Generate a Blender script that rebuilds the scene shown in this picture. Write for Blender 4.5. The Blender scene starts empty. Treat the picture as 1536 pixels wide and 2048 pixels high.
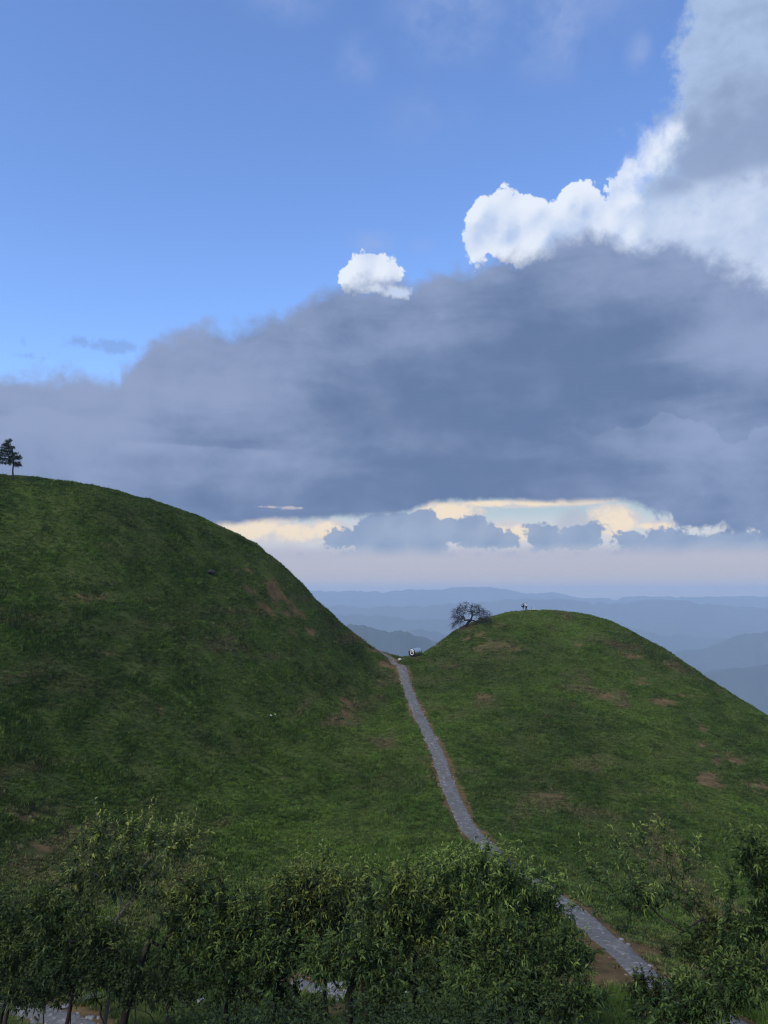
import bpy, bmesh, math, random
import numpy as np
from mathutils import Vector, Matrix

C = bpy.context.scene
COL = C.collection
R = math.radians
rng = np.random.default_rng(7)
random.seed(7)

# ---------------------------------------------------------------- camera
FPX = 1577.0                      # focal length in pixels of the 1536 x 2048 photograph
HORIZON = 1185.0                  # its row in the photograph
PITCH = math.atan((HORIZON - 1024) / FPX)
cam = bpy.data.cameras.new('camera')
cam.sensor_fit = 'VERTICAL'
cam.angle = 2 * math.atan(1024 / FPX)
cam.clip_start = 0.1
cam.clip_end = 60000
camo = bpy.data.objects.new('camera', cam)
COL.objects.link(camo)
camo.location = (0, 0, 0)
camo.rotation_euler = (R(90) + PITCH, 0, 0)
C.camera = camo
cP, sP = math.cos(PITCH), math.sin(PITCH)

def ray(px, py):
    """direction in the world (x right, y ahead, z up) seen at a pixel of the photograph"""
    a, b = (px - 768) / FPX, (1024 - py) / FPX
    return (a, cP - b * sP, sP + b * cP)

def at(px, py, Y):
    d = ray(px, py)
    return Vector((d[0] / d[1] * Y, Y, d[2] / d[1] * Y))

def azel(px, py):
    d = ray(px, py)
    return math.atan2(d[0], d[1]), math.atan2(d[2], math.hypot(d[0], d[1]))

def project(P):
    P = np.asarray(P, float)
    x, y, z = P[..., 0], P[..., 1], P[..., 2]
    dep = np.maximum(y * cP + z * sP, 1e-3)
    up = -y * sP + z * cP
    return 768 + x / dep * FPX, 1024 - up / dep * FPX, dep

# ---------------------------------------------------------------- colour management
vs = C.view_settings
vs.view_transform = 'Standard'
vs.look = 'None'
vs.gamma = 1
vs.exposure = 0.9
vs.use_curve_mapping = False
C.display_settings.display_device = 'sRGB'

# ---------------------------------------------------------------- sun
SUN_EL, SUN_AZ = R(44), R(-138)         # azimuth clockwise from straight ahead: behind the camera, to its left
sun = bpy.data.lights.new('sun', 'SUN')
sun.energy = 1.5
sun.angle = R(30)
sun.color = (1.0, 0.93, 0.80)
suno = bpy.data.objects.new('sun', sun)
COL.objects.link(suno)
sd = Vector((math.sin(SUN_AZ) * math.cos(SUN_EL), math.cos(SUN_AZ) * math.cos(SUN_EL), math.sin(SUN_EL)))
suno.rotation_euler = sd.to_track_quat('Z', 'Y').to_euler()
suno.location = (0, -20, 60)

# ---------------------------------------------------------------- world: sky and clouds
STR = 0.085
def lin(r, g, b):
    return tuple(((c / 255 / 12.92) if c <= 10 else ((c / 255 + 0.055) / 1.055) ** 2.4) for c in (r, g, b))

class G:
    """small helper: writes node trees as expressions"""
    def __init__(s, nt): s.nt = nt
    def node(s, t, **k):
        n = s.nt.nodes.new(t)
        for a, b in k.items(): setattr(n, a, b)
        return n
    def put(s, sock, v):
        if v is None: return
        if hasattr(v, 'is_output') or isinstance(v, bpy.types.NodeSocket): s.nt.links.new(v, sock)
        else: sock.default_value = v
    def m(s, op, a, b=None, c=None, clamp=False):
        n = s.node('ShaderNodeMath', operation=op, use_clamp=clamp)
        s.put(n.inputs[0], a); s.put(n.inputs[1], b); s.put(n.inputs[2], c)
        return n.outputs[0]
    def add(s, *a):
        r = a[0]
        for x in a[1:]: r = s.m('ADD', r, x)
        return r
    def sub(s, a, b): return s.m('SUBTRACT', a, b)
    def mul(s, *a):
        r = a[0]
        for x in a[1:]: r = s.m('MULTIPLY', r, x)
        return r
    def mx(s, a, b): return s.m('MAXIMUM', a, b)
    def mn(s, a, b): return s.m('MINIMUM', a, b)
    def ss(s, lo, hi, x):
        """smooth step from 0 at lo to 1 at hi (hi may be below lo)"""
        n = s.node('ShaderNodeMapRange', interpolation_type='SMOOTHSTEP')
        if not isinstance(lo, bpy.types.NodeSocket) and not isinstance(hi, bpy.types.NodeSocket) and lo > hi:
            s.put(n.inputs['Value'], x); n.inputs['From Min'].default_value = hi; n.inputs['From Max'].default_value = lo
            n.inputs['To Min'].default_value = 1; n.inputs['To Max'].default_value = 0
            return n.outputs[0]
        s.put(n.inputs['Value'], x); s.put(n.inputs['From Min'], lo); s.put(n.inputs['From Max'], hi)
        return n.outputs[0]
    def mixc(s, f, a, b):
        n = s.node('ShaderNodeMix', data_type='RGBA')
        s.put(n.inputs[0], f)
        for sock, v in ((n.inputs[6], a), (n.inputs[7], b)):
            if isinstance(v, tuple): v = (*v[:3], 1)
            s.put(sock, v)
        return n.outputs[2]
    def vm(s, op, a, b=None, sc=None):
        n = s.node('ShaderNodeVectorMath', operation=op)
        s.put(n.inputs[0], a)
        if b is not None: s.put(n.inputs[1], b)
        if sc is not None: s.put(n.inputs['Scale'], sc)
        return n.outputs['Value'] if op in ('LENGTH', 'DOT_PRODUCT', 'DISTANCE') else n.outputs[0]
    def noise(s, vec, scale, detail=4, rough=0.5, dist=0.0, color=False, lac=2.0):
        n = s.node('ShaderNodeTexNoise')
        s.put(n.inputs['Vector'], vec); s.put(n.inputs['Scale'], scale)
        n.inputs['Detail'].default_value = detail; n.inputs['Roughness'].default_value = rough
        n.inputs['Distortion'].default_value = dist; n.inputs['Lacunarity'].default_value = lac
        return n.outputs['Color' if color else 'Fac']
    def puff(s, vec, scale, detail=2, rough=0.5, smooth=0.35):
        n = s.node('ShaderNodeTexVoronoi', feature='SMOOTH_F1', voronoi_dimensions='2D')
        s.put(n.inputs['Vector'], vec); n.inputs['Scale'].default_value = scale
        n.inputs['Detail'].default_value = detail; n.inputs['Roughness'].default_value = rough
        n.inputs['Smoothness'].default_value = smooth
        n.normalize = True
        return n.outputs['Distance']
    def curve(s, x, pts, lo, hi):
        """value y at x through the points (x, y); x runs lo..hi"""
        ys = [p[1] for p in pts]; y0, y1 = min(ys), max(ys)
        y1 = y1 if y1 > y0 else y0 + 1e-6
        t = s.m('DIVIDE', s.sub(x, lo), hi - lo, clamp=True)
        n = s.node('ShaderNodeFloatCurve')
        cv = n.mapping.curves[0]
        q = sorted(((p[0] - lo) / (hi - lo), (p[1] - y0) / (y1 - y0)) for p in pts)
        cv.points[0].location = q[0]; cv.points[1].location = q[-1]
        for p in q[1:-1]: cv.points.new(*p)
        n.mapping.update()
        s.put(n.inputs['Value'], t)
        return s.add(s.mul(n.outputs[0], y1 - y0), y0)

world = bpy.data.worlds.new('World')
C.world = world
world.use_nodes = True
nt = world.node_tree
nt.nodes.clear()
g = G(nt)
out = g.node('ShaderNodeOutputWorld'); bg = g.node('ShaderNodeBackground')
nt.links.new(bg.outputs[0], out.inputs[0]); bg.inputs[1].default_value = STR
sky = g.node('ShaderNodeTexSky', sky_type='NISHITA', sun_disc=False)
sky.sun_elevation = SUN_EL; sky.sun_rotation = SUN_AZ
sky.altitude = 1500; sky.air_density = 1.15; sky.dust_density = 0.3; sky.ozone_density = 3.0
K = 1 / STR / 2 ** vs.exposure            # cloud colours are written as they look in the picture
def cl(r, gg, b, k=1.0):
    c = lin(r, gg, b); return tuple(x * K * k for x in c)

tc = g.node('ShaderNodeTexCoord').outputs['Generated']
D = g.vm('NORMALIZE', tc)
sep = g.node('ShaderNodeSeparateXYZ'); nt.links.new(D, sep.inputs[0])
dx, dy, dz = sep.outputs
AZ = g.m('ARCTAN2', dx, dy)
EL = g.m('ARCSINE', dz)
PX = 1 / FPX                                        # one photograph pixel, in radians near the axis
AZLO, AZHI = -0.62, 0.62
def prof(pts):                                      # outline given in photograph pixels -> elevation as a function of azimuth
    return g.curve(AZ, [azel(*p) for p in pts], AZLO, AZHI)

# directions squeezed upward for flat clouds
flat = g.node('ShaderNodeCombineXYZ'); nt.links.new(AZ, flat.inputs[0]); nt.links.new(g.mul(EL, 2.2), flat.inputs[1])
nt.links.new(g.m('COSINE', AZ), flat.inputs[2])
FL = flat.outputs[0]
nF1 = g.sub(g.noise(FL, 7, 5, 0.55, 0.3), 0.5)       # wide, soft
flat2 = g.node('ShaderNodeCombineXYZ'); nt.links.new(AZ, flat2.inputs[0]); nt.links.new(g.mul(EL, 5.5), flat2.inputs[1])
nF0 = g.sub(g.noise(flat2.outputs[0], 4.5, 5, 0.55, 0.5), 0.5)
nF2 = g.sub(g.noise(D, 22, 5, 0.58, 0.3), 0.5)       # middle
nF3 = g.sub(g.noise(D, 80, 4, 0.6, 0.2), 0.5)        # fine
nW = g.sub(g.noise(D, 45, 3, 0.5), 0.5)
AE = g.node('ShaderNodeCombineXYZ')
nt.links.new(g.add(AZ, g.mul(nW, .020)), AE.inputs[0]); nt.links.new(g.add(EL, g.mul(nF2, -.022)), AE.inputs[1])
AE = AE.outputs[0]
pf = g.puff(AE, 26, 0, 0.55, 0.85)
pfo = g.puff(g.vm('ADD', AE, (-0.007, 0.008, 0)), 26, 0, 0.55, 0.85)      # the same billows a little nearer the light
pf2 = g.puff(AE, 120, 1, 0.55, 0.5)
bill = g.sub(g.add(g.mul(pf, 0.75), g.mul(pf2, 0.25)), 0.32)             # low in the puffs, high in the creases
lit = g.mul(g.sub(pf, pfo), 2.0)

# --- blue sky
col = g.mixc(1.0, (0, 0, 0), sky.outputs[0])
tint = g.node('ShaderNodeMix', data_type='RGBA', blend_type='MULTIPLY'); tint.inputs[0].default_value = 1
nt.links.new(sky.outputs[0], tint.inputs[6]); tint.inputs[7].default_value = (1.16, 1.30, 1.58, 1)
col = tint.outputs[2]

def ell(px, py, rx, ry):
    a, e = azel(px, py)
    u = g.m('DIVIDE', g.sub(AZ, a), rx * PX); v = g.m('DIVIDE', g.sub(EL, e), ry * PX)
    return g.m('SQRT', g.add(g.mul(u, u), g.mul(v, v)))
def blob(px, py, rx, ry, p=1.0):                     # 1 at the centre, 0 at the ellipse
    return g.ss(1.0, 0.0, ell(px, py, rx, ry))

# --- thin veils high up
veil = g.mx(g.mx(blob(905, 20, 190, 120), blob(1110, 40, 150, 130)), g.mx(g.mul(blob(715, 120, 75, 60), .7), g.mul(blob(560, -10, 160, 60), .6)))
veil = g.mx(veil, g.mx(g.mul(blob(750, 485, 85, 32), .9), g.mul(blob(845, 492, 50, 20), .5)))
veil = g.mx(veil, g.mx(blob(1278, 100, 40, 48), g.mul(blob(1170, -30, 260, 120), .7)))
veil = g.mx(veil, g.mul(blob(850, 240, 150, 80), .35))
out_of_frame = g.mx(g.ss(0.72, 0.9, EL), g.ss(0.6, 0.9, g.m('ABSOLUTE', AZ)))
veil = g.mx(veil, g.mul(out_of_frame, g.ss(-0.05, 0.25, nF1), .8))
veil = g.mul(veil, g.ss(-0.30, 0.25, g.add(nF2, g.mul(nF3, .2))), .78)
col = g.mixc(veil, col, cl(152, 175, 224))
# small dark scraps over the far left
scrap = g.mx(blob(205, 690, 130, 28), g.mx(g.mul(blob(20, 680, 70, 22), .7), g.mul(blob(60, 712, 90, 18), .6)))
scrap = g.mul(g.ss(0.45, 0.95, g.add(scrap, g.mul(nF2, 1.9), g.mul(nF3, 1.3))), g.ss(0, .2, scrap))
col = g.mixc(g.mul(scrap, .55), col, cl(126, 156, 208))

# --- tall pale cloud on the right
edge = g.curve(EL, [(azel(p, q)[1], azel(p, q)[0]) for p, q in ((1365, -40), (1340, 70), (1312, 115), (1330, 170), (1318, 225), (1290, 300), (1262, 345), (1240, 400), (1225, 470), (1200, 560))], 0.30, 0.66)
dcol = g.sub(AZ, edge)
m2 = g.ss(-0.004, 0.026, g.add(dcol, g.mul(nF2, .10), g.mul(nF3, .045)))
m2 = g.mul(m2, g.ss(2.3, 1.6, AZ))
sh2 = g.add(g.mul(nF1, 2.2), g.mul(nF2, 1.0), g.mul(blob(1480, 290, 260, 150), .75), g.mul(dcol, 1.2), 0.12)
c2 = g.mixc(g.ss(0.0, 1.0, sh2), cl(172, 195, 230), cl(142, 162, 197))
low2 = g.sub(prof([(1150, 330), (1220, 385), (1270, 400), (1320, 385), (1380, 352), (1450, 325), (1536, 318), (1700, 300), (1900, 300)]), EL)
low2 = g.ss(-.012, .040, g.add(low2, g.mul(nF2, .13), g.mul(nF3, .03), g.mul(bill, .02)))
c2 = g.mixc(low2, c2, g.mixc(g.ss(-.35, .45, g.add(g.mul(nF2, 1.1), g.mul(nF1, .9), g.mul(lit, .25))), cl(208, 221, 244), cl(180, 199, 231)))
belt2 = g.ss(.2, .75, g.add(g.mx(g.mul(blob(1345, 365, 130, 60), .55), g.mx(g.mul(blob(1420, 315, 170, 70), .9), blob(1536, 270, 140, 80))), g.mul(nF2, .9), g.mul(nF3, .3)))
c2 = g.mixc(g.mul(belt2, .85, g.ss(azel(1235, 400)[0], azel(1330, 400)[0], AZ)), c2, cl(143, 163, 199))
col = g.mixc(m2, col, c2)

# --- white cumulus heads
heads = [(740, 540, 46, 40), (704, 556, 22, 24), (780, 546, 24, 26),
         (1010, 450, 78, 62), (955, 478, 34, 46), (1060, 450, 70, 45), (1165, 425, 46, 58), (1130, 470, 120, 60), (1205, 470, 50, 75), (1245, 430, 40, 55),
         (1308, 290, 30, 30), (1335, 278, 22, 16), (1256, 350, 12, 26)]
d = None
for h in heads:
    e = g.mul(g.sub(ell(*h), 1.0), min(h[2], h[3]) * PX)
    d = e if d is None else g.mn(d, e)
dd = g.add(d, g.mul(bill, .036), g.mul(nF2, .026), g.mul(nF3, .0050))
m3 = g.ss(0.0012, -0.0022, dd)
right_soft = g.ss(azel(1190, 400)[0], azel(1300, 400)[0], AZ)
m3s = g.ss(0.012, -0.03, g.add(dd, g.mul(nF2, .06)))
m3 = g.add(g.mul(m3, g.sub(1, right_soft)), g.mul(m3s, right_soft))
depth = g.ss(0.0, -0.05, dd)
shade3 = g.add(g.mul(lit, .75), g.mul(nF2, .8), g.mul(nF1, .6), g.mul(depth, .58), g.mul(nF3, .22), .14)
c3 = g.mixc(g.ss(0.0, 1.0, shade3), cl(232, 240, 253), cl(176, 198, 236))
# shaded belt that crosses the tall cloud, from its left foot up to the right
belt = g.mx(g.mul(blob(1390, 350, 120, 50), .6), g.mx(blob(1430, 320, 150, 70), blob(1530, 330, 120, 130)))
belt = g.ss(0.25, 0.8, g.add(belt, g.mul(nF2, .8), g.mul(nF3, .25)))
c3 = g.mixc(g.mul(belt, .9, right_soft), c3, cl(148, 167, 204))
col = g.mixc(m3, col, c3)

# --- long grey deck
top = prof([(-400, 760), (-100, 745), (0, 742), (120, 742), (235, 735), (290, 688), (330, 660), (430, 648), (545, 632), (640, 582), (690, 562), (760, 562), (840, 545), (930, 528), (1030, 500),
            (1120, 478), (1200, 462), (1260, 488), (1340, 490), (1420, 515), (1500, 540), (1536, 560), (1700, 590), (1900, 560)])
dt = g.sub(top, EL)                                  # distance below the upper edge
edge_n = g.add(g.mul(nF2, .062), g.mul(nF3, .012), g.mul(bill, .020))
m4 = g.ss(-0.009, 0.019, g.add(dt, edge_n))
hole = g.mx(blob(800, 584, 46, 18), g.mul(blob(590, 622, 40, 26), .5))       # bright gaps under the small head
m4 = g.mul(m4, g.sub(1, g.mul(g.mul(g.ss(0.30, .95, g.add(hole, g.mul(nF3, 1.6))), g.ss(0, .2, hole)), .6)))
base = prof([(-400, 1030), (300, 1050), (440, 1052), (520, 1044), (640, 1040), (720, 1034), (800, 1028), (840, 1014), (880, 1006), (960, 1003), (1040, 1004), (1120, 1006), (1200, 1004), (1270, 1010), (1295, 1024), (1330, 1040), (1360, 1058),
             (1400, 1070), (1536, 1075), (1900, 1075)])
db = g.sub(EL, base)
rag = g.ss(azel(1250, 1000)[0], azel(1330, 1000)[0], AZ)
m4b = g.ss(-0.003, 0.0075, g.add(db, g.mul(nF3, .009), g.mul(nF2, .010), g.mul(rag, g.add(g.mul(bill, .05), g.mul(nF2, .03)))))
lightness = g.add(g.mul(g.ss(0.16, 0.0, dt), .42), g.mul(nF1, 1.0), g.mul(nF0, .75), g.mul(nF2, .55), g.mul(blob(260, 860, 640, 280), .42), g.mul(blob(700, 680, 330, 150), .10),
                  g.mul(blob(1510, 690, 240, 110), .62), g.mul(blob(1420, 880, 260, 110), .30), g.mul(blob(1500, 960, 300, 170), .30), g.mul(blob(1020, 700, 460, 210), -.18), g.mul(blob(1000, 960, 560, 90), -.14), .20)
# faint turrets and a pale streak inside the deck
tur = prof([(-100, 960), (900, 950), (1000, 860), (1060, 835), (1120, 855), (1240, 855), (1290, 845), (1325, 822), (1365, 842), (1400, 838), (1440, 862), (1480, 880), (1515, 848), (1600, 840)])
dtu = g.sub(tur, EL)
turm = g.mul(g.ss(-.001, .004, g.add(dtu, g.mul(bill, .034), g.mul(nF2, .016), g.mul(nF3, .008))), g.ss(.075, .004, dtu), g.ss(azel(930, 850)[0], azel(1330, 850)[0], AZ))
lightness = g.add(lightness, g.mul(turm, .20))
stk = prof([(-100, 900), (200, 910), (265, 884), (330, 888), (420, 893), (560, 903), (640, 915), (1000, 930)])
dst = g.sub(stk, EL)
stkm = g.mul(g.ss(-.002, .002, g.add(dst, g.mul(nF3, .008))), g.ss(.024, .002, dst), g.ss(azel(170, 900)[0], azel(280, 900)[0], AZ), g.ss(azel(640, 900)[0], azel(470, 900)[0], AZ))
lightness = g.add(lightness, g.mul(stkm, .22))
st2 = prof([(-100, 815), (0, 830), (60, 812), (110, 818), (200, 840), (330, 842), (600, 870)])
ds2 = g.sub(st2, EL)
lightness = g.add(lightness, g.mul(g.ss(-.003, .004, g.add(ds2, g.mul(nF3, .010), g.mul(bill, .01))), g.ss(.05, .004, ds2), g.ss(azel(380, 900)[0], azel(60, 900)[0], AZ), .22))
c4a = g.mixc(g.ss(0.0, 1.0, lightness), cl(99, 122, 161), cl(146, 164, 200))
purple = g.ss(-.2, .25, g.add(nF1, g.mul(blob(300, 860, 500, 260), .25), g.mul(AZ, -.15)))
c4 = g.mixc(g.mul(purple, .14), c4a, cl(138, 147, 180))

# --- band of far sky under the deck
hb = g.ss(azel(768, 1000)[1], azel(768, 1110)[1], EL)
cb = g.mixc(g.ss(azel(768, 1180)[1], azel(768, 1085)[1], EL), cl(198, 190, 192), cl(190, 190, 204))
gap = g.mixc(g.ss(azel(768, 1062)[1], azel(768, 1018)[1], EL), cl(214, 217, 220), cl(182, 204, 214))
warmn = g.add(g.mul(nF3, 1.6), g.mul(bill, 1.2), g.mul(pf2, .5))
warm = g.mx(g.mx(blob(500, 1060, 150, 42), g.mx(blob(660, 1062, 70, 34), blob(585, 1066, 110, 34))), g.mx(g.mx(blob(1225, 1040, 90, 56), blob(900, 1022, 120, 34)), g.mx(g.mul(blob(1305, 1052, 70, 16), .8), blob(1010, 1068, 130, 34))))
warm = g.mx(warm, g.mx(blob(1060, 1006, 300, 14), g.mul(blob(470, 1040, 220, 18), .8)))
wm = g.ss(0.05, 0.48, g.add(warm, g.mul(warmn, -.60)))
cwarm = g.mixc(g.ss(0.15, 0.95, g.add(warm, g.mul(lit, .5), g.mul(nF3, 1.8), g.mul(nF2, .6))), cl(212, 207, 209), cl(253, 233, 203))
gap = g.mixc(g.mul(wm, .92), gap, cwarm)
lowm = g.ss(azel(768, 1108)[1], azel(768, 1082)[1], g.add(EL, g.mul(nF2, .012)))
band = g.mixc(lowm, cb, gap)
# blue-grey cumulus standing in the band
lowc = prof([(300, 1125), (640, 1108), (800, 1102), (1000, 1108), (1150, 1108), (1230, 1100), (1275, 1088), (1300, 1070), (1330, 1062), (1400, 1056), (1536, 1060), (1900, 1060)])
dl = g.sub(lowc, EL)
lows = [(800, 1078, 95, 46), (752, 1060, 44, 28), (846, 1046, 30, 26), (930, 1062, 44, 24), (903, 1052, 22, 14), (966, 1076, 40, 16), (1012, 1080, 22, 11), (1086, 1074, 32, 20), (1074, 1060, 16, 12), (1160, 1074, 36, 20), (1182, 1064, 20, 14), (1256, 1078, 28, 15), (690, 1078, 34, 18)]
dlow = None
for h in lows:
    e = g.mul(g.sub(ell(*h), 1.0), min(h[2], h[3]) * PX)
    dlow = e if dlow is None else g.mn(dlow, e)
dlow = g.add(dlow, g.mul(bill, .016), g.mul(nF2, .020), g.mul(nF3, .010), g.mul(pf2, .008), -.005)
m5 = g.ss(-.0026, .0042, g.add(dl, g.mul(bill, .020), g.mul(nF3, .014), g.mul(nF2, .034), g.mul(pf2, .012), -.004))
m5 = g.mul(g.mx(m5, g.ss(.0016, -.0024, dlow)), g.ss(azel(768, 1120)[1], azel(768, 1086)[1], g.add(EL, g.mul(nF2, .014))))
c5 = g.mixc(g.ss(-.5, .6, g.add(g.mul(lit, -.6), g.mul(nF2, 1.2))), cl(154, 172, 199), cl(132, 154, 188))
pale = g.mul(blob(1150, 1050, 70, 60), .55)
band = g.mixc(g.mul(g.ss(.1, .45, pale), .6), band, cl(176, 182, 200))
band = g.mixc(g.mul(m5, .95), band, c5)
slits = g.mx(blob(535, 1014, 56, 5), blob(586, 1016, 50, 6))
hb_ = g.mx(blob(798, 584, 54, 22), g.mul(blob(752, 578, 40, 16), .7))
hm_ = g.mul(g.ss(.22, .80, g.add(hb_, g.mul(nF3, 1.5), g.mul(nF2, .5))), g.ss(0, .2, hb_))
slm = g.mul(g.ss(.30, .95, g.add(slits, g.mul(nF3, 2.6), g.mul(nF2, 1.2))), g.ss(0, .15, slits))
behind = g.ss(0.02, 0.10, db)                        # anything above the deck's foot keeps what was there before
col = g.mixc(behind, band, col)
col = g.mixc(g.mul(m4, m4b), col, c4)
col = g.mixc(g.mul(hm_, .62), col, cl(222, 232, 248))
col = g.mixc(g.mul(slm, .5), col, cl(232, 216, 206))
# below the horizon: dim ground haze
col = g.mixc(g.ss(-0.015, -0.12, EL), col, cl(112, 134, 160))
nt.links.new(col, bg.inputs[0])
world.cycles.sampling_method = 'MANUAL'
world.cycles.sample_map_resolution = 512
C.cycles.use_denoising = True
C.cycles.denoising_prefilter = 'NONE'
C.cycles.max_bounces = 5
C.cycles.diffuse_bounces = 2
C.cycles.glossy_bounces = 2
C.cycles.transmission_bounces = 3
C.cycles.volume_bounces = 1
C.cycles.sample_clamp_indirect = 1.0
C.cycles.sample_clamp_direct = 3.0
C.cycles.filter_width = 1.2
C.cycles.transparent_max_bounces = 6

# ================================================================ helpers
def tag(o, label=None, cat=None, group=None, kind=None):
    if label: o['label'] = label
    if cat: o['category'] = cat
    if group: o['group'] = group
    if kind: o['kind'] = kind
    return o

def link(name, me, mat=None, parent=None):
    o = bpy.data.objects.new(name, me)
    COL.objects.link(o)
    for mt in (mat if isinstance(mat, (list, tuple)) else [mat] if mat else []): me.materials.append(mt)
    if parent is not None: o.parent = parent
    return o

def mesh_np(name, V, F, smooth=False):
    """mesh from arrays; F is an (n,3) or (n,4) array"""
    V = np.asarray(V, np.float32); F = np.asarray(F, np.int32)
    me = bpy.data.meshes.new(name)
    n, k = F.shape
    me.vertices.add(len(V)); me.vertices.foreach_set('co', V.ravel())
    me.loops.add(n * k); me.loops.foreach_set('vertex_index', F.ravel())
    me.polygons.add(n); me.polygons.foreach_set('loop_start', np.arange(0, n * k, k, dtype=np.int32))
    if smooth: me.polygons.foreach_set('use_smooth', np.ones(n, bool))
    me.update(calc_edges=True)
    return me

def attr(me, name, a, typ='FLOAT', dom='POINT'):
    at_ = me.attributes.new(name, typ, dom)
    key = {'FLOAT': 'value', 'FLOAT_VECTOR': 'vector', 'FLOAT_COLOR': 'color'}[typ]
    at_.data.foreach_set(key, np.asarray(a, np.float32).ravel())

def new_mat(name):
    m = bpy.data.materials.new(name); m.use_nodes = True
    nt = m.node_tree; nt.nodes.clear()
    g = G(nt)
    o = g.node('ShaderNodeOutputMaterial'); b = g.node('ShaderNodeBsdfPrincipled')
    nt.links.new(b.outputs[0], o.inputs[0])
    b.inputs['Specular IOR Level'].default_value = 0.25
    return m, g, b, o

def simple(name, c, rough=0.8, metal=0.0, var=0.25, scale=6.0, spec=0.25):
    """a plain material whose tone wanders a little over the surface"""
    m, g, b, o = new_mat(name)
    P = g.node('ShaderNodeTexCoord').outputs['Object']
    n = g.noise(P, scale, 4, 0.6)
    f = g.add(1 - var, g.mul(n, 2 * var))
    k = g.node('ShaderNodeMix', data_type='RGBA', blend_type='MULTIPLY'); k.inputs[0].default_value = 1
    k.inputs[6].default_value = (*c, 1)
    cmb = g.node('ShaderNodeCombineXYZ')
    for i in range(3): g.put(cmb.inputs[i], f)
    g.put(k.inputs[7], cmb.outputs[0])
    g.put(b.inputs['Base Color'], k.outputs[2])
    b.inputs['Roughness'].default_value = rough; b.inputs['Metallic'].default_value = metal
    b.inputs['Specular IOR Level'].default_value = spec
    return m

# numpy value noise (for relief, not for looks of one view)
def vnoise(x, y, scale, seed=0, octaves=4, gain=0.5):
    r = np.random.default_rng(1000 + seed)
    T = r.random((256, 256)).astype(np.float32)
    tot = np.zeros_like(x, dtype=np.float32); amp, nrm = 1.0, 0.0
    f = 1.0 / scale
    for o in range(octaves):
        u, v = x * f + 17.3 * o, y * f + 9.1 * o
        i, j = np.floor(u).astype(int), np.floor(v).astype(int)
        a, b = (u - i), (v - j)
        a = a * a * (3 - 2 * a); b = b * b * (3 - 2 * b)
        i0, i1, j0, j1 = i & 255, (i + 1) & 255, j & 255, (j + 1) & 255
        t = (T[i0, j0] * (1 - a) + T[i1, j0] * a) * (1 - b) + (T[i0, j1] * (1 - a) + T[i1, j1] * a) * b
        tot += (t - 0.5) * 2 * amp; nrm += amp; amp *= gain; f *= 2
    return tot / nrm

# ================================================================ the two grassy hills, the saddle and the near slope
CP = []                                             # (X, Y, Z)
def cp(px, py, Y, *drop):
    p = at(px, py, Y); CP.append(tuple(p))
    for dy, dz in drop: CP.append((p.x * (Y + dy) / Y, Y + dy, p.z + dz))
# left hill: crest (with the far side falling away), then the face
for px, py, Y in ((-420, 985, 88), (-200, 958, 98), (0, 953, 105), (100, 962, 108), (200, 978, 111), (300, 1003, 114), (400, 1036, 117), (500, 1086, 120), (570, 1136, 123), (640, 1206, 127), (700, 1260, 131)):
    k = 1.0 if px < 300 else 1.5
    cp(px, py, Y, (14, -2.2 * k - 1.2), (34, -14 * k), (70, -42 * k))
for px, ys in ((-300, ((1150, 76), (1350, 62), (1550, 50), (1750, 39))), (0, ((1020, 98), (1100, 91), (1300, 77), (1500, 65), (1700, 52), (1850, 42))), (200, ((1100, 98), (1300, 84.5), (1500, 72), (1700, 58.5), (1850, 46))),
               (400, ((1150, 107), (1300, 94), (1500, 79), (1700, 63), (1850, 49))), (550, ((1200, 115), (1350, 101), (1500, 87), (1700, 67))), (650, ((1300, 116.5), (1400, 107), (1600, 81.5), (1750, 64))), (740, ((1340, 126), (1450, 105)))):
    for py, Y in ys: cp(px, py, Y)
# saddle and path line
for px, py, Y in ((740, 1289, 134), (775, 1308, 135), (810, 1318, 135), (845, 1312, 137)): cp(px, py, Y)
for px, py, Y in ((805, 1334, 130), (824, 1404, 113), (845, 1447, 103), (868, 1492, 94), (911, 1600, 78), (934, 1650, 71), (970, 1690, 65), (998, 1720, 61.5), (1089, 1780, 55), (1150, 1825, 50.5), (1205, 1870, 46), (1243, 1900, 43.2), (1286, 1940, 39.5), (1338, 1975, 36.5), (1418, 2025, 33)): cp(px, py, Y)
CP += [(1.5, 146, -15.0), (4, 165, -25), (6, 200, -50), (-6, 175, -36), (14, 250, -80)]
# right hill
for px, py, Y in ((880, 1287, 144), (910, 1262, 147), (940, 1246, 150), (1000, 1229, 155), (1075, 1222, 158), (1180, 1233, 155), (1260, 1261, 150), (1340, 1306, 144), (1420, 1361, 137), (1480, 1401, 131), (1536, 1432, 126), (1640, 1500, 117), (1800, 1620, 104)):
    cp(px, py, Y, (14, -5.0), (34, -17), (70, -45))
for px, ys in ((960, ((1330, 131), (1400, 114), (1500, 96), (1600, 80))), (1075, ((1255, 147), (1300, 135.5), (1400, 114), (1500, 96.5), (1600, 82), (1700, 68), (1760, 59))), (1200, ((1300, 138), (1400, 118), (1500, 100), (1600, 84), (1700, 70), (1800, 56))),
               (1330, ((1360, 131), (1450, 112), (1550, 94), (1650, 79), (1750, 66), (1850, 52))), (1480, ((1450, 119), (1550, 98), (1650, 82), (1750, 69), (1850, 56), (1950, 44))), (1700, ((1600, 102), (1750, 78), (1900, 54)))):
    for py, Y in ys: cp(px, py, Y)
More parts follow.
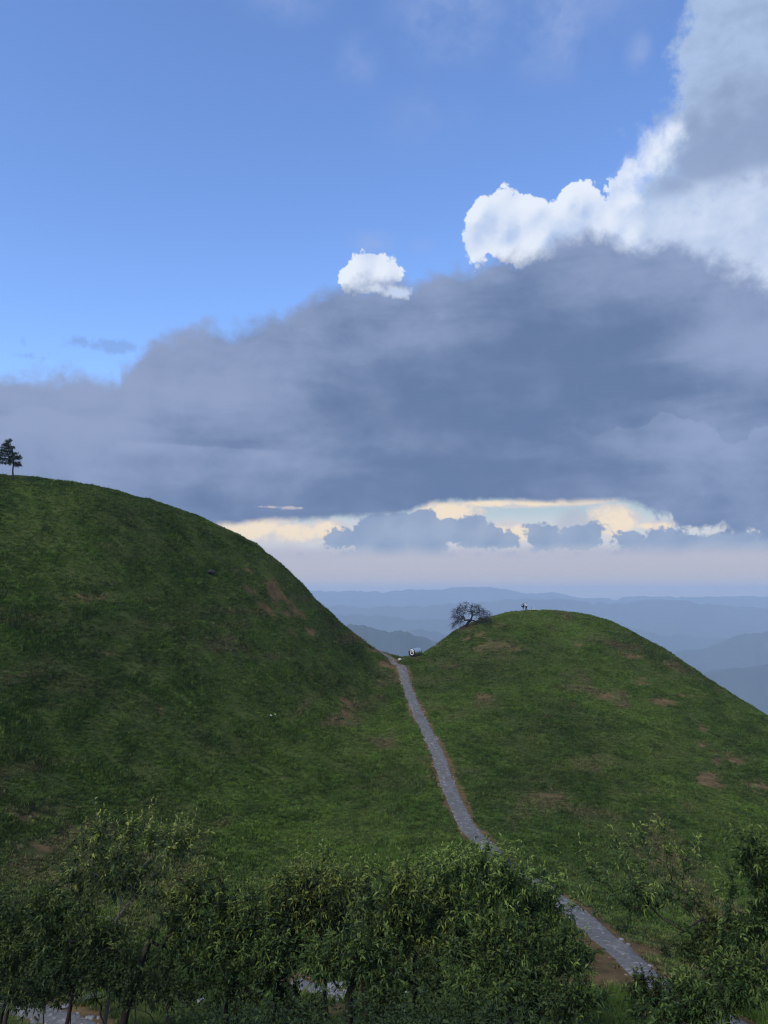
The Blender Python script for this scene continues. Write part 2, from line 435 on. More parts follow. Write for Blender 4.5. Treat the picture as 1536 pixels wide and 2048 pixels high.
# the slope that falls from the camera's feet
for X in (-45, -25, -10, 0, 10, 25, 45):
    s = 0.02 * X
    CP += [(X, -14, 4.0 + s), (X, 0, -1.7 + s), (X, 6, -4.2 + s), (X, 12, -7.3 + s), (X, 18, -10.3 + s * .5), (X, 24, -13.2 + s * .2)]
for X in (-40, -22, -10, 0, 10): CP.append((X, 31, -16.4 if X > -30 else -15.5))
for X in (-25, -12, 0): CP.append((X, 38, -18.4))
for X in (32, 48): CP += [(X, 31, -17.6), (X, 40, -20)]
CP = np.array(CP)

def tps_fit(P, z, lam):
    n = len(P)
    d = np.linalg.norm(P[:, None] - P[None], axis=2)
    Kk = np.where(d > 0, d ** 2 * np.log(np.maximum(d, 1e-9)), 0) + lam * np.eye(n)
    A = np.zeros((n + 3, n + 3)); A[:n, :n] = Kk
    A[:n, n] = A[n, :n] = 1; A[:n, n + 1:] = P; A[n + 1:, :n] = P.T
    return np.linalg.solve(A, np.concatenate([z, np.zeros(3)]))
SC = 50.0
TPX = CP[:, :2] / SC
TPW = tps_fit(TPX, CP[:, 2], 0.004)
def tps(x, y):
    q = np.stack([x, y], -1).reshape(-1, 2) / SC
    o = np.empty(len(q))
    for i in range(0, len(q), 20000):
        d2 = ((q[i:i + 20000, None] - TPX[None]) ** 2).sum(2)
        kk = 0.5 * d2 * np.log(np.maximum(d2, 1e-18))
        o[i:i + 20000] = kk @ TPW[:-3] + TPW[-3] + q[i:i + 20000] @ TPW[-2:]
    return o.reshape(np.shape(x))

X0, X1, Y0, Y1, ST = -110.0, 120.0, -16.0, 215.0, 0.5
gx = np.arange(X0, X1 + ST / 2, ST); gy = np.arange(Y0, Y1 + ST / 2, ST)
# solve on a coarse sheet and interpolate: the surface is smooth
cx = np.arange(X0 - 4, X1 + 8, 4.0); cy = np.arange(Y0 - 4, Y1 + 8, 4.0)
CZ = tps(*np.meshgrid(cx, cy, indexing='ij'))
def cubic(a, b, c, d, t): return b + 0.5 * t * (c - a + t * (2 * a - 5 * b + 4 * c - d + t * (3 * (b - c) + d - a)))
def smooth_z(x, y):
    u, v = (np.asarray(x, float) - cx[0]) / 4.0, (np.asarray(y, float) - cy[0]) / 4.0
    u = np.clip(u, 1, len(cx) - 2.001); v = np.clip(v, 1, len(cy) - 2.001)
    i, j = np.floor(u).astype(int), np.floor(v).astype(int); a, b = u - i, v - j
    i = np.clip(i, 1, len(cx) - 3); j = np.clip(j, 1, len(cy) - 3); a, b = u - i, v - j
    rows = [cubic(*[CZ[i + k, j + l] for l in (-1, 0, 1, 2)], b) for k in (-1, 0, 1, 2)]
    return cubic(*rows, a)
PATH = [(722, 1281, 137), (745, 1291, 135), (768, 1303, 134), (783, 1316, 133), (797, 1328, 131)]
MAIN = [(797, 1330), (804, 1338), (816, 1378), (825, 1404), (845, 1447), (868, 1492), (884, 1535), (911, 1600), (934, 1650), (970, 1690), (1000, 1722), (1089, 1781), (1150, 1825), (1205, 1870), (1243, 1902), (1286, 1940), (1338, 1980), (1418, 2028), (1520, 2085)]

def relief(x, y):
    """hummocks, sheep tracks and small scarps on the turf"""
    r = 0.34 * vnoise(x, y, 13, 1, 3) + 0.20 * vnoise(x, y * 1.0, 2.8, 2, 4, .6)
    r += 0.55 * np.exp(-((x + 16) ** 2 + (y - 121) ** 2) / 150) * vnoise(x, y, 3.2, 8, 4, .6)      # the broken shoulder
    w = vnoise(x, y, 30, 5, 2)
    z = smooth_z(x, y)
    ter = (z * 0.9 + 1.5 * w) % 1.0                       # little terraces that follow the contours
    r += 0.18 * np.where(ter < 0.8, ter / 0.8, (1 - ter) / 0.2) * np.clip(vnoise(x, y, 20, 6, 2) + 0.3, 0, 1)
    return r

def height0(x, y): return smooth_z(x, y) + relief(np.asarray(x, np.float64), np.asarray(y, np.float64))

def hit(px, py, y0=8.0, y1=205.0, f=None):
    """first point of the ground seen at a pixel of the photograph"""
    f = f or height0
    d = ray(px, py)
    ys = np.arange(y0, y1, 0.1)
    xs, zs = d[0] / d[1] * ys, d[2] / d[1] * ys
    below = zs < f(xs, ys)
    k = int(np.argmax(below)) if below.any() else len(ys) - 1
    return Vector((xs[k], ys[k], zs[k]))

path_pts = [hit(*p) for p in MAIN]
# centre line of the path, resampled every 0.25 m
def resample(pts, step):
    P = np.array([[p[0], p[1]] for p in pts])
    # smooth with a Catmull-Rom spline
    Q = []
    for i in range(len(P) - 1):
        a, b, c, d = P[max(i - 1, 0)], P[i], P[i + 1], P[min(i + 2, len(P) - 1)]
        for t in np.linspace(0, 1, 24, endpoint=False): Q.append(cubic(a, b, c, d, t))
    Q.append(P[-1]); Q = np.array(Q)
    L = np.concatenate([[0], np.cumsum(np.linalg.norm(np.diff(Q, axis=0), axis=1))])
    s = np.arange(0, L[-1], step)
    return np.stack([np.interp(s, L, Q[:, 0]), np.interp(s, L, Q[:, 1])], 1)
pathC = resample(path_pts, 0.25)
upperC = resample([hit(*p[:2], y0=100) if False else at(*p) for p in PATH], 0.25)
def z_on(C2): return height0(C2[:, 0], C2[:, 1])
nearC = resample([hit(-160, 1965), hit(-40, 1994), hit(40, 2014), hit(100, 2034), hit(160, 2060), hit(240, 2100), hit(340, 2150)], 0.25)
trackC = resample([hit(590, 1958), hit(630, 1966), hit(665, 1973), hit(700, 1982)], 0.25)

def dist_to(C2, x, y):
    """distance of points to a polyline, and the nearest index (coarse, chunked)"""
    x = np.asarray(x); q = np.stack([x.ravel(), np.asarray(y).ravel()], 1)
    out = np.full(len(q), 99.0)
    lo, hi = C2.min(0) - 6, C2.max(0) + 6
    sel = np.where(((q > lo) & (q < hi)).all(1))[0]
    for i in range(0, len(sel), 8000):
        k = sel[i:i + 8000]
        out[k] = np.sqrt(((q[k, None] - C2[None, ::2]) ** 2).sum(2).min(1))
    return out.reshape(x.shape)

GX, GY = np.meshgrid(gx, gy, indexing='ij')
GZ = height0(GX, GY)
dP = dist_to(pathC, GX, GY); dU = dist_to(upperC, GX, GY); dN = dist_to(nearC, GX, GY); dT = dist_to(trackC, GX, GY)
W_MAIN = 0.95
# the path lies in a shallow bed: level the turf across it
def level(d, C2, w):
    global GZ
    near = d < w * 3
    if not near.any(): return
    q = np.stack([GX[near], GY[near]], 1)
    k = ((q[:, None] - C2[None]) ** 2).sum(2).argmin(1)
    zc = smooth_z(C2[:, 0], C2[:, 1])
    zc = np.convolve(np.pad(zc, 6, 'edge'), np.ones(13) / 13, 'valid')
    t = np.clip((d[near] - w * 1.1) / (w * 1.6), 0, 1); t = t * t * (3 - 2 * t)
    GZ[near] = GZ[near] * t + (zc[k] - 0.05) * (1 - t)
level(dP, pathC, W_MAIN); level(dN, nearC, 1.0); level(dT, trackC, 0.7)
def height(x, y):
    u, v = (np.asarray(x, float) - X0) / ST, (np.asarray(y, float) - Y0) / ST
    u = np.clip(u, 0, len(gx) - 1.001); v = np.clip(v, 0, len(gy) - 1.001)
    i, j = np.floor(u).astype(int), np.floor(v).astype(int); a, b = u - i, v - j
    return (GZ[i, j] * (1 - a) + GZ[i + 1, j] * a) * (1 - b) + (GZ[i, j + 1] * (1 - a) + GZ[i + 1, j + 1] * a) * b
def ground(px, py, y0=8.0, y1=205.0): return hit(px, py, y0, y1, height)

# bare earth: where the turf is worn through (places read off the photograph, on the ground itself)
PXV, PYV, DEP = project(np.stack([GX, GY, GZ], -1))
dirt = np.zeros_like(GZ); stone_bright = np.zeros_like(GZ)
SPOTS = [(180, 1195, 50, 10, .8), (110, 1180, 30, 12, .6), (205, 1307, 45, 10, .55), (285, 1245, 20, 8, .5), (350, 1250, 40, 8, .45), (545, 1188, 15, 27, 1.25), (580, 1226, 24, 10, 1.2), (545, 1215, 30, 9, .8), (610, 1262, 26, 10, .7), (640, 1252, 16, 10, .7),
         (475, 1140, 30, 10, .6), (690, 1412, 14, 22, .8), (652, 1430, 18, 8, .7), (320, 1420, 12, 10, .6), (445, 1505, 45, 8, .75), (555, 1562, 16, 16, .7), (530, 1530, 14, 8, .6), (200, 1090, 60, 6, .5), (10, 1113, 14, 5, .6), (275, 1112, 30, 6, .45), (500, 1180, 60, 8, .5), (600, 1200, 40, 12, .6),
         (600, 1300, 40, 12, .4), (190, 1660, 60, 14, .5), (60, 1690, 60, 20, .5), (70, 1545, 60, 8, .4), (360, 1545, 40, 6, .4), (445, 1645, 18, 10, .6), (620, 1350, 20, 8, .5), (120, 1615, 50, 14, .4), (40, 1635, 60, 20, .5),
         (975, 1296, 58, 11, .85), (1010, 1250, 30, 6, .7), (970, 1273, 22, 8, .9), (935, 1278, 12, 8, .7), (957, 1390, 20, 8, .85), (915, 1360, 16, 5, .5), (1050, 1478, 18, 20, .6), (1262, 1314, 20, 7, .9), (1278, 1365, 22, 12, .75), (1330, 1405, 36, 14, .85), (1372, 1392, 30, 8, .75),
         (1375, 1432, 16, 8, .7), (1405, 1455, 12, 16, .75), (1415, 1556, 26, 16, 1.0), (1440, 1575, 18, 10, .8), (1480, 1520, 24, 14, .85), (1515, 1577, 28, 16, 1.0), (1435, 1520, 14, 12, .7), (1213, 1395, 14, 8, .7), (1245, 1412, 16, 6, .65), (1085, 1560, 70, 14, .45), (1105, 1592, 50, 10, .45), (1320, 1500, 26, 12, .55),
         (1090, 1290, 20, 6, .5), (1160, 1290, 16, 6, .6), (1400, 1490, 30, 10, .5), (890, 1268, 8, 14, .9), (872, 1292, 10, 8, .9),
         (788, 1326, 34, 9, 1.3), (757, 1300, 20, 7, 1.0), (1225, 1935, 80, 46, 1.5), (1180, 1985, 60, 30, 1.0), (1160, 1890, 40, 30, .9), (1310, 1905, 45, 24, 1.0), (1400, 1975, 45, 24, 1.1), (665, 2024, 60, 22, 1.3), (700, 1915, 50, 24, 1.1), (825, 1920, 40, 26, 1.0), (760, 1960, 30, 20, .9), (4, 1975, 12, 14, 1.2),
         (980, 1870, 60, 26, .7), (1010, 1905, 40, 30, .7), (1130, 1810, 20, 12, .6)]
for px, py, rx, ry, s in SPOTS:
    e = ((PXV - px) / (rx * 1.25)) ** 2 + ((PYV - py) / (ry * 1.1)) ** 2
    dirt = np.maximum(dirt, s * .92 * np.exp(-e * 1.0) * (DEP > 12))
n_d = vnoise(GX * .55, GY * 1.3, 2.6, 21, 4, .7); n_s = vnoise(GX, GY, 26, 22, 3)
zflat = vnoise(GX + 40, GZ * 2.5 + GY * .15, 5, 23, 3, .6)
worn = np.clip((zflat - 0.20) * 1.6 + 0.8 * n_s, 0, 1) * 0.75
flank = np.exp(-(((PXV - 585) / 120) ** 2 + ((PYV - 1210) / 90) ** 2)) * (GX < 0)      # the bald right shoulder of the left hill
dirt = np.clip(dirt * (0.80 + 1.5 * n_d) + worn * 0.5 + flank * np.clip(0.25 + 1.0 * n_d, 0, 1) * .75, 0, 1.2)
for d_, w_ in ((dP, W_MAIN), (dU, 1.0), (dN, 1.0), (dT, .7)):
    edge = np.clip(1 - np.abs(d_ - w_ * 1.02) / 0.75, 0, 1)
    dirt = np.maximum(dirt, edge * np.clip(0.55 + 1.5 * vnoise(GX, GY, 4, 31, 3), 0, 1) * 1.0)
onpath = np.minimum.reduce([dP / W_MAIN, dU / 1.0, dN / 1.0, dT / .7])
dirt = np.where(onpath < 1.0, 1.0, dirt)
dirt = np.clip(dirt, 0, 1)

ni, nj = GX.shape
idx = np.arange(ni * nj).reshape(ni, nj)
Fq = np.stack([idx[:-1, :-1], idx[1:, :-1], idx[1:, 1:], idx[:-1, 1:]], -1).reshape(-1, 4)
me = mesh_np('hills', np.stack([GX, GY, GZ], -1).reshape(-1, 3), Fq, True)
attr(me, 'dirt', dirt)

def turf_colour(g, dirt_v):
    """colour of the turf at a place: shared by the soil sheet and the blades that grow on it"""
    P = g.node('ShaderNodeNewGeometry').outputs['Position']
    S = g.vm('MULTIPLY', P, (1, 1, 1.6))
    a = g.noise(S, 0.035, 3, 0.5); b = g.noise(S, 0.3, 5, 0.62); c = g.noise(S, 1.6, 3, 0.6)
    t = g.add(g.mul(g.sub(a, .5), 1.5), g.mul(g.sub(b, .5), 1.5), g.mul(g.sub(c, .5), .55), .5)
    green = g.mixc(g.ss(0.05, 0.95, t), (0.036, 0.074, 0.013), (0.105, 0.182, 0.024))
    dry = g.ss(0.46, 0.74, g.add(g.mul(g.noise(S, 0.09, 4, 0.6), .7), g.mul(b, .35)))
    col = g.mixc(g.mul(dry, .45), green, (0.095, 0.096, 0.036))
    return col, P, b, c

drygrass = np.clip(worn * .8 + np.clip(dirt, 0, 1) * .6 + .35 * np.clip(vnoise(GX * .7, GY, 5, 33, 4, .65) - .05, 0, 1), 0, 1)
mt, g, b, o = new_mat('turf_soil')
da = g.node('ShaderNodeAttribute', attribute_name='dirt').outputs['Fac']
colr, P, nb, nc = turf_colour(g, da)
soil = g.mixc(g.ss(.3, .7, g.noise(P, 0.7, 5, .65)), (0.070, 0.050, 0.024), (0.16, 0.105, 0.045))
soil = g.mixc(g.ss(.62, .72, g.noise(P, 3.5, 4, .7)), soil, (0.30, 0.24, 0.17))
under = g.mixc(0.6, colr, g.mixc(g.ss(.35, .65, g.noise(P, .25, 4, .6)), (0.022, 0.028, 0.010), (0.060, 0.048, 0.022)))
f = g.ss(0.40, 0.66, g.add(da, g.mul(g.sub(g.noise(g.vm('MULTIPLY', P, (.55, 1.2, 2.6)), 1.3, 7, .78), .5), 2.3)))
g.put(b.inputs['Base Color'], g.mixc(f, under, soil))
b.inputs['Roughness'].default_value = 1; b.inputs['Specular IOR Level'].default_value = 0.05
bp = g.node('ShaderNodeBump'); bp.inputs['Strength'].default_value = 0.9; bp.inputs['Distance'].default_value = 0.12
g.put(bp.inputs['Height'], g.noise(P, 2.4, 6, .7)); g.nt.links.new(bp.outputs[0], b.inputs['Normal'])
hills = tag(link('hills', me, mt), kind='structure')

# ================================================================ far land and ridges in the haze
mt_far, g, b, o = new_mat('far_forest')
P = g.node('ShaderNodeNewGeometry').outputs['Position']
g.put(b.inputs['Base Color'], g.mixc(g.noise(P, 0.006, 6, .65), (0.018, 0.030, 0.018), (0.050, 0.062, 0.036)))
b.inputs['Roughness'].default_value = 1
LOW = -1000.0
# rolling lowland from the foot of the hills to the horizon
ua = np.linspace(-1.25, 1.25, 420); rr = np.geomspace(170, 12900, 300)
A, RR = np.meshgrid(ua, rr, indexing='ij')
FX, FY = np.sin(A) * RR, np.cos(A) * RR
foot = np.clip((RR - 170) / 1100, 0, 1) ** 0.6
FZ = -75 + (LOW + 75) * foot + foot * (90 * vnoise(FX, FY, 900, 41, 5) + 60 * vnoise(FX, FY, 3000, 42, 3))
FZ = np.minimum(FZ, -70 - RR * 0.02)
idf = np.arange(FX.size).reshape(FX.shape)
Ff = np.stack([idf[:-1, :-1], idf[:-1, 1:], idf[1:, 1:], idf[1:, :-1]], -1).reshape(-1, 4)
# turn winding so that normals point up
me = mesh_np('lowland', np.stack([FX, FY, FZ], -1).reshape(-1, 3), Ff[:, ::-1], True)
tag(link('lowland', me, mt_far), kind='structure')

def ridge(name, Y, crest, depth, seed, rough):
    """a mountain ridge as a solid heightfield: crest line through pixels of the photograph, spurs towards the camera"""
    xs = np.array([p[0] for p in crest]); ysv = np.array([p[1] for p in crest])
    px = np.linspace(xs[0], xs[-1], 620)
    zc = np.interp(px, xs, ysv)
    zc = np.convolve(np.pad(zc, 3, 'edge'), np.hanning(9)[1:-1] / np.hanning(9).sum(), 'valid')
    zc = zc - np.array([1.0]) * min(9, 60000 / Y) * np.maximum(vnoise(px, px * 0, 55, seed + 9, 5, .6), -.3)
    wx = np.array([at(p, HORIZON, Y).x for p in px]); wz = np.array([at(p, q, Y).z for p, q in zip(px, zc)])
    s = np.linspace(-1, 1, 41)
    XX, SS = np.meshgrid(wx, s, indexing='ij')
    YY = Y + SS * depth + depth * .25 * vnoise(XX, SS * depth, depth * .8, seed, 3)
    ZT = np.repeat(wz[:, None], len(s), 1)
    H = ZT - (LOW - 60)
    prof_ = np.clip(1 - np.abs(SS) ** 1.25, 0, 1)
    spur = 1 - np.abs(vnoise(XX, YY, depth * .55, seed + 1, 5, .55))
    ZZ = (LOW - 60) + H * prof_ * (0.72 + 0.28 * np.where(np.abs(SS) < .05, 1, spur)) 
    ZZ += rough * (1 - np.abs(vnoise(XX, YY, depth * .22, seed + 2, 5, .6)) * 2) * prof_
    i = np.arange(XX.size).reshape(XX.shape)
    F = np.stack([i[:-1, :-1], i[1:, :-1], i[1:, 1:], i[:-1, 1:]], -1).reshape(-1, 4)
    return tag(link(name, mesh_np(name, np.stack([XX, YY, ZZ], -1).reshape(-1, 3), F, True), mt_far), kind='structure')

ridge('mountain_ridge', 12300, [(-400, 1190), (500, 1190), (620, 1183), (700, 1186), (780, 1184), (850, 1182), (900, 1177), (960, 1176), (1010, 1182), (1070, 1190), (1110, 1186), (1150, 1196), (1230, 1198), (1330, 1196), (1420, 1194), (1900, 1192)], 700, 51, 25)
ridge('mountain_ridge', 9300, [(-700, 1215), (800, 1215), (1000, 1204), (1100, 1200), (1160, 1206), (1230, 1208), (1280, 1204), (1300, 1203), (1360, 1206), (1420, 1213), (1480, 1214), (1540, 1218), (2400, 1230)], 700, 54, 22)
ridge('mountain_ridge', 7600, [(-900, 1250), (600, 1245), (680, 1236), (720, 1234), (780, 1236), (820, 1240), (870, 1238), (930, 1240), (1100, 1232), (1180, 1236), (1250, 1256), (1320, 1270), (1400, 1280), (2400, 1290)], 520, 57, 16)
ridge('mountain_ridge', 5900, [(-900, 1290), (600, 1275), (690, 1266), (780, 1268), (848, 1266), (900, 1276), (1000, 1300), (1250, 1320), (1400, 1300), (1460, 1278), (1540, 1262), (1700, 1240), (2400, 1260)], 420, 60, 10)
ridge('mountain_ridge', 3700, [(200, 1330), (600, 1272), (690, 1257), (702, 1253), (715, 1255), (726, 1251), (740, 1256), (752, 1263), (766, 1260), (780, 1265), (800, 1259), (815, 1264), (832, 1271), (850, 1280), (870, 1287), (900, 1300), (1000, 1335), (1200, 1400)], 300, 66, 9)
ridge('mountain_ridge', 4500, [(-900, 1330), (600, 1300), (690, 1282), (740, 1274), (790, 1272), (830, 1284), (870, 1296), (900, 1310), (1200, 1360), (1400, 1350), (1536, 1330), (1700, 1300), (2400, 1300)], 260, 63, 7)

# ================================================================ the stone path
def strip(name, C2, half, mat, seed, lift=0.02, nx=9, kind='structure', wob=.16):
    """a path draped on the ground, ragged along both edges, crowned a little in the middle"""
    n = len(C2)
    T = np.gradient(C2, axis=0); T /= np.linalg.norm(T, axis=1)[:, None]
    Nn = np.stack([T[:, 1], -T[:, 0]], 1)
    k = np.arange(n) * 0.25
    wl = half * (1 + wob * vnoise(k, k * 0 + 3.3, 1.3, seed, 4, .7) + .10 * vnoise(k, k * 0, 6, seed + 3, 2)); wr = half * (1 + wob * vnoise(k, k * 0 + 7.7, 1.3, seed + 1, 4, .7))
    s = np.linspace(-1, 1, nx)
    off = np.where(s[None] < 0, s[None] * wl[:, None], s[None] * wr[:, None])
    X = C2[:, 0, None] + Nn[:, 0, None] * off; Y = C2[:, 1, None] + Nn[:, 1, None] * off
    Z = height(X, Y) + lift + 0.05 * (1 - s[None] ** 2) + 0.025 * vnoise(X, Y, .5, seed + 2, 3)
    Z[:, 0] -= .10; Z[:, -1] -= .10
    i = np.arange(X.size).reshape(X.shape)
    F = np.stack([i[:-1, :-1], i[:-1, 1:], i[1:, 1:], i[1:, :-1]], -1).reshape(-1, 4)
    me = mesh_np(name, np.stack([X, Y, Z], -1).reshape(-1, 3), F, True)
    return tag(link(name, me, mat), kind=kind), Nn

def path_mat(name, c0, c1, c2):
    m, g, b, o = new_mat(name)
    P = g.node('ShaderNodeNewGeometry').outputs['Position']
    v = g.node('ShaderNodeTexVoronoi', feature='F1'); g.put(v.inputs['Vector'], P); v.inputs['Scale'].default_value = 5.5
    tone = g.node('ShaderNodeSeparateXYZ'); g.put(tone.inputs[0], v.outputs['Color'])
    big = g.noise(P, .55, 4, .6)
    t = g.add(g.mul(tone.outputs[0], .5), g.mul(g.sub(big, .5), 1.3), .2)
    c = g.mixc(g.ss(0, 1, t), c0, c1)
    c = g.mixc(g.mul(g.ss(.86, .93, tone.outputs[1]), .6), c, c2)
    c = g.mixc(g.mul(g.ss(.60, .70, g.noise(P, .8, 4, .6)), .45), c, (0.20, 0.15, 0.10))
    g.put(b.inputs['Base Color'], c); b.inputs['Roughness'].default_value = .75
    bp = g.node('ShaderNodeBump'); bp.inputs['Strength'].default_value = 1; bp.inputs['Distance'].default_value = .04
    g.put(bp.inputs['Height'], v.outputs['Distance']); g.nt.links.new(bp.outputs[0], b.inputs['Normal'])
    return m
M_path = path_mat('grey_stone_paving', (0.094, 0.089, 0.080), (0.152, 0.145, 0.132), (0.26, 0.25, 0.235))
M_track = path_mat('worn_track', (0.11, 0.095, 0.085), (0.19, 0.16, 0.135), (0.26, 0.24, 0.21))
M_stone = simple('pale_stone', (0.19, 0.187, 0.18), .75, var=.6, scale=1.5)
path, pN = strip('path', pathC, .88, M_path, 71)
path_hi, uN = strip('path', upperC, .75, M_track, 75)
path_near, nN = strip('path', nearC, .75, M_path, 77)
path_back, tN = strip('path', trackC, .40, M_path, 79)

def stones_mesh(name, pts, size, flat=(.25, .6)):
    """many irregular flat stones in one mesh"""
    V, F = [], []
    base = np.array([(math.cos(a), math.sin(a)) for a in np.arange(6) * math.pi / 3])
    for (x, y, z), s in zip(pts, size):
        a = rng.random() * 6.3; k = s * (0.7 + .6 * rng.random(6)); h = s * rng.uniform(*flat)
        ca, sa = math.cos(a), math.sin(a); st = .6 + .4 * rng.random()
        q = base * k[:, None] * (1, st); q = np.stack([q[:, 0] * ca - q[:, 1] * sa, q[:, 0] * sa + q[:, 1] * ca], 1)
        tl = rng.normal(0, .12, 2); n = len(V)
        for p in q: V.append((x + p[0], y + p[1], z - .08 + (p @ tl)))
        for p in q: V.append((x + p[0] * .8, y + p[1] * .8, z + h + (p @ tl)))
        for i in range(6):
            j = (i + 1) % 6
            F += [(n + i, n + j, n + 6 + j), (n + i, n + 6 + j, n + 6 + i)]
        F += [(n + 6, n + 7, n + 8), (n + 6, n + 8, n + 9), (n + 6, n + 9, n + 10), (n + 6, n + 10, n + 11)]
    return mesh_np(name, V, F)
def along(C2, Nn, n, spread, edge=.0):
    out = []
    clump = vnoise(np.arange(len(C2)) * .25, np.zeros(len(C2)), 5, 91, 3)
    pr = np.clip(.25 + 1.2 * clump, .05, 2); pr /= pr.sum()
    for k in rng.choice(len(C2), n, p=pr):
        o_ = rng.uniform(-1, 1); o_ = math.copysign(abs(o_) ** (1 - edge), o_) * spread
        x, y = C2[k] + Nn[k] * o_
        out.append((x, y, float(height(x, y)) + .07 * (1 - min(1, abs(o_)) ** 2)))
    return out
q = along(pathC, pN, 260, .95, .35); tag(link('paving_stones', stones_mesh('paving_stones', q, rng.gamma(3, .025, len(q)) + .04, (.15, .35)), M_stone, path), kind='stuff')
q = along(nearC, nN, 40, 1.0, .3); tag(link('paving_stones', stones_mesh('paving_stones', q, rng.gamma(3, .03, len(q)) + .04, (.15, .4)), M_stone, path_near), kind='stuff')
q = along(trackC, tN, 60, .8); tag(link('paving_stones', stones_mesh('paving_stones', q, rng.gamma(3, .04, len(q)) + .04, (.2, .5)), M_stone, path_back), kind='stuff')

# ================================================================ grass: blades in tufts, set on the hills one by one
def tuft_mesh(name, n, rad, h, w, seed, lean=.5):
    r = np.random.default_rng(seed)
    V, F = [], []
    for i in range(n):
        a, rr_ = r.random() * 6.283, rad * math.sqrt(r.random())
        x, y = rr_ * math.cos(a), rr_ * math.sin(a)
        hh = h * (.5 + .6 * r.random()); d = a + r.normal(0, .8); l = lean * hh * r.random() * 1.4
        t = d + math.pi / 2 + r.normal(0, .5); ww = w * (.7 + .6 * r.random())
        ux, uy = math.cos(t) * ww / 2, math.sin(t) * ww / 2
        mx_, my_ = x + math.cos(d) * l * .35, y + math.sin(d) * l * .35
        ex, ey = x + math.cos(d) * l, y + math.sin(d) * l
        k = len(V)
        V += [(x - ux, y - uy, -.05), (x + ux, y + uy, -.05), (mx_ + ux * .8, my_ + uy * .8, hh * .6), (mx_ - ux * .8, my_ - uy * .8, hh * .6), (ex, ey, hh)]
        F += [(k, k + 1, k + 2), (k, k + 2, k + 3), (k + 3, k + 2, k + 4)]
    return mesh_np(name, V, F)

def blade_mat(name, bright=1.0):
    m, g, b, o = new_mat(name)
    c, P, nb, nc = turf_colour(g, None)
    rnd = g.node('ShaderNodeObjectInfo').outputs['Random']
    dv = g.node('ShaderNodeAttribute', attribute_type='INSTANCER', attribute_name='dry').outputs['Fac']
    c = g.mixc(g.mul(g.ss(.84, .97, rnd), .55), c, (0.125, 0.105, 0.050))
    c = g.mixc(g.ss(.15, 1.1, g.add(dv, g.mul(g.m('FRACT', g.mul(rnd, 3.7)), .35))), c, (0.155, 0.122, 0.060))
    v = g.node('ShaderNodeMix', data_type='RGBA', blend_type='MULTIPLY'); v.inputs[0].default_value = 1
    g.put(v.inputs[6], c)
    cm = g.node('ShaderNodeCombineXYZ')
    f = g.mul(g.add(.50, g.mul(g.m('FRACT', g.mul(rnd, 7.3)), 1.15)), bright)
    for i in range(3): g.put(cm.inputs[i], f)
    g.put(v.inputs[7], cm.outputs[0])
    g.put(b.inputs['Base Color'], v.outputs[2]); b.inputs['Roughness'].default_value = .7
    b.inputs['Specular IOR Level'].default_value = .12
    return m
M_blade = blade_mat('grass_blades')

def scatter(name, pts, rot, scl, variants, mat, dry=None):
    """one object: a tuft instanced on every vertex of a mesh"""
    me = bpy.data.meshes.new(name)
    me.vertices.add(len(pts)); me.vertices.foreach_set('co', np.asarray(pts, np.float32).ravel())
    attr(me, 'dry', np.zeros(len(pts)) if dry is None else dry)
    attr(me, 'rot', rot, 'FLOAT_VECTOR'); attr(me, 'scl', scl, 'FLOAT_VECTOR')
    ob = link(name, me)
    ng = bpy.data.node_groups.new(name + '_scatter', 'GeometryNodeTree')
    ng.interface.new_socket('Geometry', in_out='INPUT', socket_type='NodeSocketGeometry')
    ng.interface.new_socket('Geometry', in_out='OUTPUT', socket_type='NodeSocketGeometry')
    N, L = ng.nodes, ng.links
    gi, go = N.new('NodeGroupInput'), N.new('NodeGroupOutput')
    iop = N.new('GeometryNodeInstanceOnPoints')
    L.new(gi.outputs[0], iop.inputs['Points'])
    g2i = N.new('GeometryNodeGeometryToInstance')
    for v in reversed(variants):
        oi = N.new('GeometryNodeObjectInfo'); oi.inputs['Object'].default_value = v
        L.new(oi.outputs['Geometry'], g2i.inputs[0])
    L.new(g2i.outputs[0], iop.inputs['Instance'])
    iop.inputs['Pick Instance'].default_value = True
    for nm, sock in (('rot', 'Rotation'), ('scl', 'Scale')):
        na = N.new('GeometryNodeInputNamedAttribute'); na.data_type = 'FLOAT_VECTOR'; na.inputs['Name'].default_value = nm
        L.new(na.outputs['Attribute'], iop.inputs[sock])
    L.new(iop.outputs[0], go.inputs[0])
    md = ob.modifiers.new('scatter', 'NODES'); md.node_group = ng
    return tag(ob, kind='stuff')

